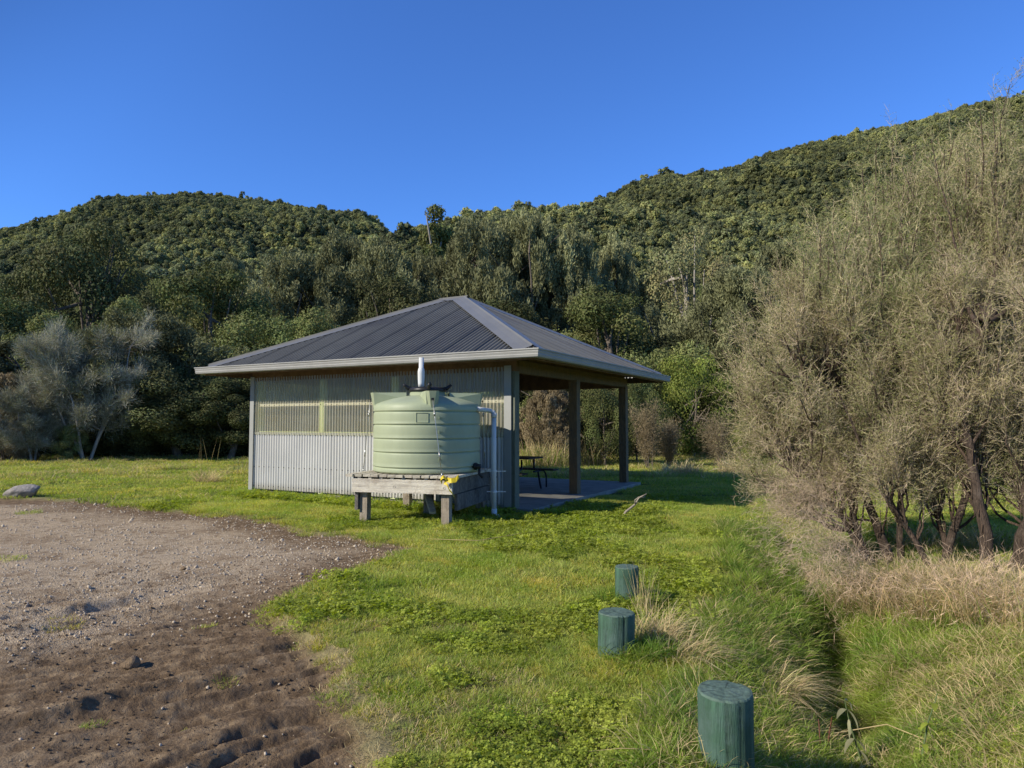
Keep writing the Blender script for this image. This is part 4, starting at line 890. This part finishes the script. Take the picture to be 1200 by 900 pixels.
TUFT = [
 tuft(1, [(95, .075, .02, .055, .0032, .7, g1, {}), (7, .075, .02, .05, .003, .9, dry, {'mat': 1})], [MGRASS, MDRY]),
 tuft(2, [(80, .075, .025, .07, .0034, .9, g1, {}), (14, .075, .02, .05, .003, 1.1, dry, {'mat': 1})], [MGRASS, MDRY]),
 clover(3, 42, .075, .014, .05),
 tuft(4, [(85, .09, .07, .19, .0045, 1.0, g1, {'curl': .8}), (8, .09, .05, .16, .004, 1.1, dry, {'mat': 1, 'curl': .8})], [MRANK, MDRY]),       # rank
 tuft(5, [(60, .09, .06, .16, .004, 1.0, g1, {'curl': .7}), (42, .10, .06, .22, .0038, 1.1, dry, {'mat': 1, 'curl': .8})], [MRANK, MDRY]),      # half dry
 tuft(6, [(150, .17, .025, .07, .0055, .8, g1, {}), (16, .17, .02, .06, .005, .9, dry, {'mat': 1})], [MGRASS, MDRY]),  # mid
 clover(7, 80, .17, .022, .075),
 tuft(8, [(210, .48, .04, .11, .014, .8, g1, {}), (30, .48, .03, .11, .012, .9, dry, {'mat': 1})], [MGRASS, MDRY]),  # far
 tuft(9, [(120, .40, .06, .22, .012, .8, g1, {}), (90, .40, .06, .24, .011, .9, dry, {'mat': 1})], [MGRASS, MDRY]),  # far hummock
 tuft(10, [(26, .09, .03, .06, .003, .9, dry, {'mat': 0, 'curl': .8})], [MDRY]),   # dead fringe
]
def slab_mask(x, y):
    lx = (x-HX)*.879-(y-HY)*.477; ly = (x-HX)*.477+(y-HY)*.879
    return (lx > -LX-.02) & (lx < .30) & (ly > -.02) & (ly < LY+.12)
def ring_pts(rng, n, r0, r1, a=54):
    r = np.sqrt(rng.uniform(r0*r0, r1*r1, n)); th = rng.uniform(-a, a, n)*pi/180; return r*np.sin(th), r*np.cos(th)
def grass():
    rng = np.random.default_rng(321); XS = []; 
    PX = []; PY = []; S = []; I = []; RX = []; RY = []
    for (n, r0, r1, lod) in ((11500, 1.0, 6.2, 0), (15000, 5.8, 15, 1), (14000, 14, 46, 2)):
        x, y = ring_pts(rng, n, r0, r1); sd = dirt_mask(x, y)+.08*fbm(x*6, y*6, 3, 81)
        d, side = seg_dist(x, y, DITCH); D_ = np.where(side > 0, d, -d)
        pk = np.where(sd < -.0, 1.0, np.where(sd < .09, .25, .004)); ok = (rng.uniform(size=n) < pk) & ~slab_mask(x, y) 
        cl = fbm(x*.55+3, y*.55, 3, 301)+.25*fbm(x*3, y*3, 2, 303)
        # leafy weeds: mound right of the shelter, the wall foot, along the ditch
        weedy = cl+.22*np.exp(-(((x-2.4)/2.2)**2+((y-8.8)/2.0)**2))+.18*np.exp(-(((x+3.2)/2.2)**2+((y-12.6)/.9)**2))+.15*(D_ < -.2)*(D_ > -1.6)
        u = rng.uniform(size=n); idx = np.zeros(n, int); sc = rng.uniform(.75, 1.25, n)
        if lod == 0:
            idx = np.where(u < .5, 0, 1); idx = np.where(weedy > .25, np.where(u < .6, 2, idx), idx)
            bank = (D_ > -.35) & (D_ < .8+.5*cl) & (y > 2.9); far_bank = D_ <= -.35
            idx = np.where(bank, np.where(u < .8, 3, 4), idx); idx = np.where(far_bank, np.where(u < .34, 4, np.where(u < .44, 3, np.where(u < .80, 2, 1))), idx)
            worn = fbm(x*1.4+9, y*1.4, 3, 311); idx = np.where((worn > .20) & (u > .62) & (idx < 2), 9, idx)
            edge = (sd > -.16) & (sd < .2); idx = np.where(edge & (u > .35), 9, idx)
            sc = np.where(idx == 3, sc*.85, sc); sc = np.where(d < .2, sc*.8, sc)
        elif lod == 1:
            idx = np.where(weedy > .22, np.where(u < .45, 6, 5), np.where(u < .12, 1, 5))
            bank = (d < 1.0) & (y < 11) ; idx = np.where(bank, np.where(u < .22, 4, 3), idx); sc = np.where(bank, sc*1.15, sc)
            sc = np.where(idx == 1, sc*1.6, sc); edge = (sd > -.14) & (sd < .2); idx = np.where(edge & (u > .5), 9, idx); sc = np.where(idx == 9, sc*1.5, sc); 
        else:
            hum = fbm(x*.5, y*.8, 3, 59); idx = np.where((hum > .12) & (y > 19) & (u < .55), 8, 7); sc = np.where(y < 18, sc*.8, sc)
            idx = np.where((y > 22) & (u < .12), 8, idx)
        PX.append(x[ok]); PY.append(y[ok]); S.append(sc[ok]); I.append(idx[ok])
    for n_, fx in ((330, 'wall'), (170, 'stand'), (90, 'boll')):
        if fx == 'wall': lx = rng.uniform(-6.9, -.1, n_); ly = rng.uniform(-.75, -.08, n_); xx = HX+lx*XA[0]+ly*YA[0]; yy = HY+lx*XA[1]+ly*YA[1]; sc = rng.uniform(.9, 1.7, n_)
        elif fx == 'stand': xx = rng.uniform(-2.9, -.5, n_); yy = rng.uniform(10.2, 12.0, n_); sc = rng.uniform(.6, 1.1, n_)
        else:
            b = rng.integers(0, 3, n_); bx = np.array([.80, 1.03, 1.03])[b]; by = np.array([4.8, 6.12, 3.38])[b]; an = rng.uniform(0, 6.28, n_); rr = rng.uniform(.13, .24, n_); xx = bx+rr*np.cos(an); yy = by+rr*np.sin(an); sc = rng.uniform(.7, 1.1, n_)
        k_ = (dirt_mask(xx, yy) < 0) & ~slab_mask(xx, yy); PX.append(xx[k_]); PY.append(yy[k_]); S.append(sc[k_]); I.append(np.where(rng.uniform(size=k_.sum()) < (.55 if fx != 'boll' else .2), 6 if fx != 'boll' else 2, 3))
    x = np.concatenate(PX); y = np.concatenate(PY); s = np.concatenate(S); idx = np.concatenate(I); z = height(x, y)
    e = .06; gx = (height(x+e, y)-height(x-e, y))/(2*e); gy = (height(x, y+e)-height(x, y-e))/(2*e); k = .5
    n = len(x); rz = rng.uniform(0, 6.28, n)
    # tilt with the slope (Euler XYZ: tilt axes applied before the spin would be wrong, so spin is folded into scale-free choice)
    gx = np.clip(gx, -.8, .8)*k; gy = np.clip(gy, -.8, .8)*k
    tx = np.arctan(gy*np.cos(rz)-gx*np.sin(rz)); ty = -np.arctan(gx*np.cos(rz)+gy*np.sin(rz))
    rot = np.stack([tx, ty, rz], 1)
    scatter('grass', 'short green grass with clover and scattered dead blades covering the field', 'grass', np.stack([x, y, z], 1), rot, np.stack([s, s, s*rng.uniform(.75, 1.25, n)], 1), idx, TUFT)
grass()
# ------------------------------------------------------------------ stones on the gravel lot
MST = simple('gravel_stone', (.58, .48, .35), .9, 0, .3, 30, .5, 120, dist=.003)
def pebble(seed): return rock_mesh(seed, .5, .42, .30, MST, 8, .2)
def stones():
    rng = np.random.default_rng(77); x, y = ring_pts(rng, 95000, 2.2, 17, 56)
    sd = dirt_mask(x, y); q = x*N_[0]+y*N_[1]; gr = sstep(5.2, 6.8, q+.9*fbm(x*.5, y*.9, 4, 71))
    ok = (sd > .03) & (rng.uniform(size=len(x)) < (.07+.93*gr)*(1-.6*sstep(8, 14, np.hypot(x, y)))); x = x[ok]; y = y[ok]; n = len(x)
    s = .007+.020*rng.uniform(size=n)**3.5+np.where(rng.uniform(size=n) < .006, .03, 0); s *= 1+.05*np.hypot(x, y)
    scatter('gravel', 'loose small stones strewn over the gravel lot', 'gravel', np.stack([x, y, height(x, y)+s*.08], 1), rng.uniform(0, 6.28, (n, 3))*np.array([.15, .15, 1]), np.stack([s, s, s], 1), rng.integers(0, 4, n), [pebble(k) for k in (3, 4, 5, 6)])
    # crumbs of soil over the churned part
    x, y = ring_pts(rng, 26000, 2.2, 9, 50); sd = dirt_mask(x, y); ok = (sd > .0) & (vn(x*2.2, y*2.2, 12) > -.05) & (x > -4.5); x = x[ok]; y = y[ok]; n = len(x); s = .007+.018*rng.uniform(size=n)**4
    ms = []
    for k in (13, 14, 15): ms.append(rock_mesh(k, .5, .45, .4, MCLOD, 8, .6))
    scatter('soil_crumbs', 'dark crumbs of churned soil beside the ruts', 'soil', np.stack([x, y, height(x, y)+s*.1], 1), rng.uniform(0, 6.28, (n, 3)), np.stack([s, s, s], 1), rng.integers(0, 3, n), ms)
stones()
# ------------------------------------------------------------------ single tufts and weeds
def grass_tuft(px, py, label, n, rad, h0, h1, wd, lean, dryf=.8, ldir=None, curl=.7, seed=0, name='dry_tuft', cat='grass tuft', green=MRANK):
    p = on_ground(px, py); rng = np.random.default_rng(seed+int(px)); a = Acc()
    blades(a, rng, int(n*dryf), rad, h0, h1, wd, lean, (1, 1, 1), curl, .3, 1, ldir)
    if dryf < 1: blades(a, rng, int(n*(1-dryf)), rad, h0*.7, h1*.8, wd, lean, (1, 1, 1), curl, .3, 0, ldir)
    return tag(a.build(name, [green, MDRY], None, False, tuple(p)), label, cat)
grass_tuft(768, 752, 'tall dry grass tuft leaning away from the middle green bollard', 420, .16, .16, .42, .0042, .9, .9, (.5, .1, 0), .75)
grass_tuft(756, 722, 'upright straw stems standing between the middle and farthest bollards', 60, .10, .28, .50, .0034, .3, .95, (.1, 0, 0), .3)
grass_tuft(803, 770, 'mound of drooping straw on the ditch side of the middle bollard', 320, .18, .12, .32, .0045, 1.2, .7, (1, -.3, 0), .85)
grass_tuft(905, 810, 'pale straw tuft drooping over the bank just behind the nearest bollard', 380, .17, .14, .34, .0045, 1.2, .85, (.9, -.4, 0), .85)
grass_tuft(828, 905, 'straw-coloured tuft at the left foot of the nearest bollard', 240, .13, .08, .22, .004, 1.1, .75, None, .8)
grass_tuft(860, 752, 'yellow patch of flattened dead grass halfway up the bank', 300, .30, .06, .16, .004, 1.3, .75, (1, 0, 0), .8)
grass_tuft(242, 567, 'straw tuft with tall thin stems in the field left of the shelter', 260, .30, .2, .55, .010, .8, .9, None, .6)
grass_tuft(243, 566, 'few very tall thin stalks rising out of the straw tuft left of the shelter', 9, .18, .9, 1.3, .010, .25, .8, None, .3, 5, 'tall_stalks')
grass_tuft(220, 583, 'low dark green weed clump in the field nearer than the straw tuft', 260, .45, .06, .2, .012, 1.0, .1, None, .7, 3, 'weed_clump', 'weed', MCLOV)
grass_tuft(640, 548, 'large rush clump with straw and green stems seen through the shelter', 520, .85, .7, 1.35, .014, .45, .6, None, .4, 1, 'rush_clump', 'rush')
grass_tuft(690, 546, 'second rush clump seen between the open-side posts', 320, .7, .5, 1.1, .014, .5, .75, None, .4, 2, 'rush_clump', 'rush')
grass_tuft(800, 556, 'pale yellow tussock in the field right of the farthest post', 420, .6, .25, .6, .014, .9, .95, None, .6, 1)
grass_tuft(775, 560, 'smaller yellow-green tussock left of the pale one beyond the shelter', 260, .45, .2, .45, .012, .9, .55, None, .6, 1)
grass_tuft(856, 556, 'brown tussock beside the grey sapling near the twiggy shrub', 260, .45, .3, .7, .012, .6, .95, None, .5, 1)
def sapling(px, py, h, w_, label, seed):
    p = on_ground(px, py); rng = np.random.default_rng(seed); a = Acc(); t = thing('sapling', label, 'sapling', tuple(p))
    tr = Acc()
    for k in range(9):
        T, d = limb(tr, (rng.normal()*.06, rng.normal()*.06, -.05), (rng.normal()*.16*w_, rng.normal()*.16*w_, 1), h*rng.uniform(.75, 1.0), .014, .004, rng, .05, 10, 5)
        for i in range(2, 10):
            n = 130; dd = unit(rng.normal(size=(n, 3))*.45*w_+np.array([0, 0, 1])); s = rng.uniform(.0, .42*w_+.1, (n, 1)); P = T[i]+dd*s*np.array([1, 1, .9])
            leaves(a, P, unit(dd+rng.normal(size=(n, 3))*.4), rng.uniform(.04, .11, n), .014, np.ones((n, 3))*rng.uniform(.6, 1.3, (n, 1)), 0, rng)
    tr.build('stem', MBARK, t, True); a.build('foliage', bpy.data.materials['leaf_grey_brush'], t); return t
sapling(759, 550, 2.1, 1.0, 'slender upright brown sapling right of the farthest shelter post', 3)
sapling(785, 549, 1.5, 1.0, 'thinner faint sapling just right of the slender brown one', 4)
sapling(845, 548, 1.6, 1.9, 'spreading grey-brown sapling near the left edge of the twiggy shrub', 5)
# drooping dying weed, nettle and red stems at the bottom right
def leaf_blade(a, p, d, L_, W_, rng, droop=.5, col=(1, 1, 1), mat=0, n=6):
    p = np.array(p, float); d = unit(np.array(d, float)); pts = [p]; 
    for i in range(n): d = unit(d+np.array([0, 0, -droop/n*1.6])); pts.append(pts[-1]+d*L_/n)
    s, u = frame_of(d+1e-6); prof = [.1, .7, 1, .95, .7, .4, .03]; V = []
    for i, q in enumerate(pts): V += [q-s*W_/2*prof[i], q-np.array([0, 0, .12*W_])*prof[i], q+s*W_/2*prof[i]]
    a.add(V, [[3*i+j, 3*i+j+1, 3*i+j+4, 3*i+j+3] for i in range(n) for j in (0, 1)], col, mat)
def weed(px, py, h, label, seed, n, L_, W_, droop, mat, stemmat, lean=(0, 0), col=(1, 1, 1)):
    p = on_ground(px, py); rng = np.random.default_rng(seed); t = thing('weed', label, 'weed', tuple(p)); tr = Acc()
    T, _ = limb(tr, (0, 0, -.03), (lean[0], lean[1], 1), h, .006, .0025, rng, .07, 9, 6); tr.build('stem', stemmat, t, True); a = Acc()
    for k in range(n):
        i = 2+int(6.9*k/n); an = k*2.4+rng.normal()*.3; a = Acc(); leaf_blade(a, T[i], (cos(an), sin(an), .3), L_*rng.uniform(.7, 1.2), W_*rng.uniform(.7, 1.1), rng, droop, np.array(col)*rng.uniform(.7, 1.3))
        a.build('leaf', mat, t, True)
MWLT = foliage('leaf_wilted', (.30, .29, .17), .3, .3, .7, bigscale=8); MRED = simple('stem_red', (.17, .06, .035), .6)
MSTG = simple('stem_green', (.12, .16, .06), .6)
weed(1012, 905, .42, 'wilting pale weed with drooping dry leaves at the bottom right', 2, 12, .11, .045, 1.6, MWLT, MSTG, (-.1, 0))
weed(1075, 902, .46, 'thin leaning weed with a leafy top right of the wilting one', 4, 9, .07, .035, .8, MCLOV, MSTG, (.35, .1))
weed(962, 890, .24, 'bare red stem at the bottom beside the ditch, left of its pair', 6, 1, .02, .01, .3, MRED, MRED, (-.02, 0))
weed(966, 885, .26, 'slanting red stem at the bottom beside the ditch, right of its pair', 7, 2, .02, .01, .3, MRED, MRED, (.35, 0))
def stalk(P, r, label):
    a = Acc(); tube(a, [on_ground(px, py)+[0, 0, z] for px, py, z in P], r, 6); tag(a.build('dry_stalk', MDRY, None, True), label, 'stalk')
stalk([(500, 634, .03), (560, 640, .07), (610, 633, .09), (648, 624, .05)], 0.004, 'long dry stalk lying on the grass at the edge of the shelter shadow')
0 and stalk([(545, 790, .03), (600, 792, .07), (680, 797, .09), (750, 806, .07), (810, 812, .04)], .0035, 'long dry stalk lying across the lawn left of the bollards')
stalk([(925, 905, .06), (975, 880, .12), (1040, 876, .14), (1085, 884, .08)], .0035, 'arched straw stalk at the bottom edge near the ditch')
# ------------------------------------------------------------------ big twiggy shrubs on the right
MMB = simple('bark_shrub_dark', (.115, .08, .058), .95, 0, .55, 14, 1.0, 30, stretch=(4, 4, .35), dirt=(.25, .19, .145), dist=.05)
MTW = foliage('shrub_twig', (.60, .465, .34), .08, .22, .8, bigscale=.9, spec=.15)
MML = foliage('shrub_leaf', (.50, .42, .235), .34, .2, .6, big=(.37, .385, .17), bigscale=.8, spec=.2)
def spray_template(seed, leafy=1.0, L_=.42):
    rng = np.random.default_rng(seed); P = []; A = []; LL = []; WW = []; MM = []
    main = np.array([[0, 0, L_*t] for t in np.linspace(0, 1, 6)]); main[:, :2] += np.cumsum(rng.normal(size=(6, 2))*.012, 0)
    for i in range(5): v = main[i+1]-main[i]; P.append((main[i]+main[i+1])/2); A.append(unit(v)); LL.append(np.linalg.norm(v)*1.25); WW.append(.0065-.0007*i); MM.append(0)
    for k in range(11):
        t = rng.uniform(.1, .98); i = min(int(t*5), 4); b = main[i]+(main[i+1]-main[i])*(t*5-i); d = unit(rng.normal(size=3)*.6+np.array([0, 0, .75])); s = rng.uniform(.07, .20)*(1.15-.4*t)
        P.append(b+d*s/2); A.append(d); LL.append(s*1.1); WW.append(.0038); MM.append(0)
        for j in range(int(6*leafy)):
            q = b+d*s*rng.uniform(.15, 1); ld = unit(d*.7+rng.normal(size=3)*.7); P.append(q+ld*.006); A.append(ld); LL.append(rng.uniform(.011, .022)); WW.append(rng.uniform(.0045, .0075)); MM.append(1)
    return np.array(P), np.array(A), np.array(LL), np.array(WW), np.array(MM)
SPR = [spray_template(k) for k in range(5)]; SPRD = [(P, A, LL*.9, WW*.62, MM) for P, A, LL, WW, MM in [spray_template(k+20, .15) for k in range(4)]]
def put_sprays(a, rng, O, D, S, temps, tw=(1, 1, 1), lf=(1, 1, 1), brown=None):
    pick = rng.integers(0, len(temps), len(O))
    for q, (P, A, LL, WW, MM) in enumerate(temps):
        m = pick == q; o = O[m]; d = D[m]; s = S[m]; n = len(o)
        if n == 0: continue
        x = unit(np.cross(d, rng.normal(size=(n, 3)))); y = np.cross(d, x)
        Wp = o[:, None]+s[:, None, None]*(P[None, :, 0:1]*x[:, None]+P[None, :, 1:2]*y[:, None]+P[None, :, 2:3]*d[:, None])
        Wa = A[None, :, 0:1]*x[:, None]+A[None, :, 1:2]*y[:, None]+A[None, :, 2:3]*d[:, None]
        for mt, base in ((0, tw), (1, lf)):
            k = MM == mt; 
            if not k.any(): continue
            C = Wp[:, k].reshape(-1, 3); Ax = Wa[:, k].reshape(-1, 3); c = np.asarray(base)*rng.uniform(.72, 1.28, (n, 1))[:, None]*rng.uniform(.8, 1.2, (n, k.sum(), 1)); c = c.reshape(-1, 3)
            leaves(a, C, Ax, (s[:, None]*LL[None, k]).reshape(-1), np.tile(WW[k], n), c, mt, rng)
def shrub(label, px, py, stems, volumes, seed, group=None, thick=.07, nspray=26, dead=None):
    """stems: list of (dx,dy,height,lean x,lean y,radius); volumes: (centre xyz world, radii, branches, green)"""
    p = on_ground(px, py); rng = np.random.default_rng(seed); t = thing('twiggy_shrub', label, 'shrub', tuple(p), 0, group); tr = Acc(); tw = Acc(); TT = []
    for (dx, dy, h, lx, ly, r) in stems:
        T, _ = limb(tr, (dx, dy, -.15), (lx, ly, 1), h, r*.85, r*.16, rng, .13, 16, 9, .05); TT.append(T)
        # shaggy bark strips
        for q in range(14):
            i = rng.integers(0, 8); an = rng.uniform(0, 6.28); b = T[i]+r*(1-.05*i)*np.array([cos(an), sin(an), 0]); beam(tr, b, b+np.array([0, 0, rng.uniform(.06, .18)]), .010, .004, (1.6, 1.5, 1.4), up=(1, 0, 0))
    ALL = np.concatenate([T[3:] for T in TT]); Pn = np.array(p)
    for (c, rad, nb, lf) in volumes:
        c = np.array(c)-Pn; rad = np.array(rad)
        for k in range(nb):
            d = rdir(rng, 1)[0]; f = rng.uniform(.35, 1.0)**.5; tip = c+d*rad*f*(1+.16*sin(d[0]*7+seed)*sin(d[2]*6))
            tip[2] = max(tip[2], .5)
            # start lower and nearer the axis than the tip
            dist = np.linalg.norm(ALL-(tip-np.array([0, 0, .75])), axis=1)+np.where(ALL[:, 2] > tip[2]-.15, 3, 0); i = int(np.argmin(dist+rng.uniform(0, .35, len(dist)))); s0 = ALL[i]
            v = tip-s0; Ld = np.linalg.norm(v); ts = np.linspace(0, 1, 9)[:, None]; sag = np.sin(ts*pi)*np.array([v[0]*.16, v[1]*.16, -.10*Ld])
            B = s0+v*ts+sag+np.concatenate([[[0, 0, 0]], np.cumsum(rng.normal(size=(8, 3))*.018*Ld, 0)]); tube(tr, B, np.linspace(.010+.007*Ld, .004, 9), 5, (1.25, 1.2, 1.15), cap=False)
            n = nspray; j = rng.uniform(.42, 1.0, n)*8; j0 = np.minimum(j.astype(int), 7); O = B[j0]+(B[j0+1]-B[j0])*(j-j0)[:, None]
            D = unit(unit(v)*.7+np.array([0, 0, .45])+rng.normal(size=(n, 3))*.55); S = rng.uniform(.6, 1.25, n)
            g = rng.uniform(.25, 1) if lf[0] < .9 else rng.uniform(0, .5); put_sprays(tw, rng, O, D, S, SPR, np.array([1, 1, 1])*(1-g)+np.array([.82, .92, .72])*g, np.array([1.02, .99, .88])*(1-g)+np.array([.78, .98, .64])*g)
    if dead:
        for (c, rad, nb) in dead:
            c = np.array(c)-Pn
            O = c+rdir(rng, nb)*rng.uniform(.1, 1, (nb, 1))*np.array(rad); D = unit(np.array([-.5, -.3, -.1])+rng.normal(size=(nb, 3))*.7); put_sprays(tw, rng, O, D, rng.uniform(.7, 1.4, nb), SPRD, (.9, .88, .84))
    tr.build('stem', MMB, t, True); tw.build('crown', [MTW, MML], t)
    return t
V_ = lambda px, py, Y: tuple(at(px, py, Y))
BRN = (1.05, 1.0, .9); GRN = (.76, 1.03, .64)
shrub('twiggy brown shrub nearest the shelter, its stems fanning left over the ditch', 1048, 668,
      [(0, 0, 2.6, -.12, .0, .075), (-.10, .1, 2.4, -.50, .1, .04), (.08, -.05, 2.5, .12, -.05, .045), (-.05, .25, 2.8, -.30, .3, .05)],
      [(V_(950, 430, 8.3), (.88, 1.0, 1.15), 66, BRN), (V_(1000, 355, 8.3), (.95, 1.0, 1.2), 70, GRN), (V_(1050, 250, 8.6), (.6, .8, .75), 22, GRN), (V_(930, 530, 8.2), (.55, .8, .75), 34, BRN), (V_(1030, 480, 7.7), (.75, .7, .8), 34, BRN)], 1,
      dead=[(V_(945, 585, 7.8), (.55, .5, .5), 330), (V_(975, 640, 7.0), (.40, .5, .35), 220)])
shrub('twiggy shrub with V-shaped thin stems standing between its two larger neighbours', 1105, 668,
      [(-.12, 0, 2.3, -.16, 0, .04), (.02, .05, 2.8, .12, .1, .055), (.06, .1, 2.6, .32, .2, .04)],
      [(V_(1075, 400, 8.4), (.9, .9, 1.1), 58, BRN), (V_(1090, 275, 8.8), (.95, .9, 1.25), 76, GRN), (V_(1130, 190, 8.8), (.5, .7, .55), 20, GRN), (V_(1110, 490, 7.5), (.7, .5, .6), 34, BRN), (V_(1060, 540, 7.4), (.5, .4, .4), 16, BRN)], 2)
shrub('tallest twiggy shrub with thick shaggy trunks at the right edge of the picture', 1185, 672,
      [(0, 0, 2.7, .02, .15, .11), (-.14, .1, 2.6, -.10, .2, .08), (.18, .05, 2.7, .22, .2, .09)],
      [(V_(1185, 390, 7.9), (1.0, 1.0, 1.2), 64, BRN), (V_(1180, 225, 8.4), (.95, 1.0, 1.35), 84, GRN), (V_(1290, 260, 8.2), (1.1, 1.0, 1.9), 60, GRN), (V_(1300, 470, 7.8), (.9, .8, 1.0), 30, BRN), (V_(1150, 410, 7.2), (.75, .5, 1.0), 50, BRN), (V_(1170, 530, 7.3), (.5, .4, .45), 22, BRN)], 3)
# dead brush and tall straw under the shrubs
def brush(px, py, label, n, rad, seed, h=.5, ns=120):
    p = on_ground(px, py); rng = np.random.default_rng(seed); a = Acc(); blades(a, rng, n, rad, .18, h, .0048, .8, (1, .95, .92), .6, .35, 1, (-.3, -.7, 0))
    blades(a, rng, n//4, rad, .1, h*.6, .005, .8, (1, 1, 1), .6, .3, 2)
    O = np.stack([rng.normal(size=ns)*rad*.55, rng.normal(size=ns)*rad*.55, rng.uniform(.0, h*.6, ns)], 1); D = unit(rng.normal(size=(ns, 3))*.8+np.array([0, -.2, .2])); put_sprays(a, rng, O, D, rng.uniform(.6, 1.1, ns), SPRD, (1.2, 1.12, 1.05))
    tag(a.build('dead_brush', [MTW, MDRY, MRANK], None, False, tuple(p)), label, 'dead brush')
brush(1020, 712, 'grey dead brush hanging over the bank under the leftmost twiggy shrub', 420, .45, 1)
brush(1075, 722, 'straw and dead twigs heaped below the V-shaped stems', 520, .50, 2, .5)
brush(1135, 722, 'tawny straw clump left of the thick shaggy trunks', 520, .45, 3, .55)
brush(1195, 728, 'tall tawny straw at the right edge under the thick trunks', 560, .48, 4, .6)
brush(960, 690, 'grey twig tangle over the ditch left of the leftmost twiggy shrub', 90, .35, 5, .3, 160)

for px, py, lab, sd_ in ((1030, 690, 'tall tan grass at the foot of the leftmost twiggy shrub', 31), (1078, 684, 'tall tan grass between the dark trunk and the V-shaped stems', 32), (1120, 690, 'tall tan grass right of the V-shaped stems', 33), (1160, 684, 'tall tan grass just left of the thick shaggy trunks', 34), (1090, 640, 'tan grass behind the stems of the twiggy shrubs', 35), (1150, 640, 'pale grass behind the thick shaggy trunks', 36)):
    grass_tuft(px, py, lab, 480, .42, .16, .42, .0048, .8, .8, (0, -.3, 0), .65, sd_, 'tan_grass')
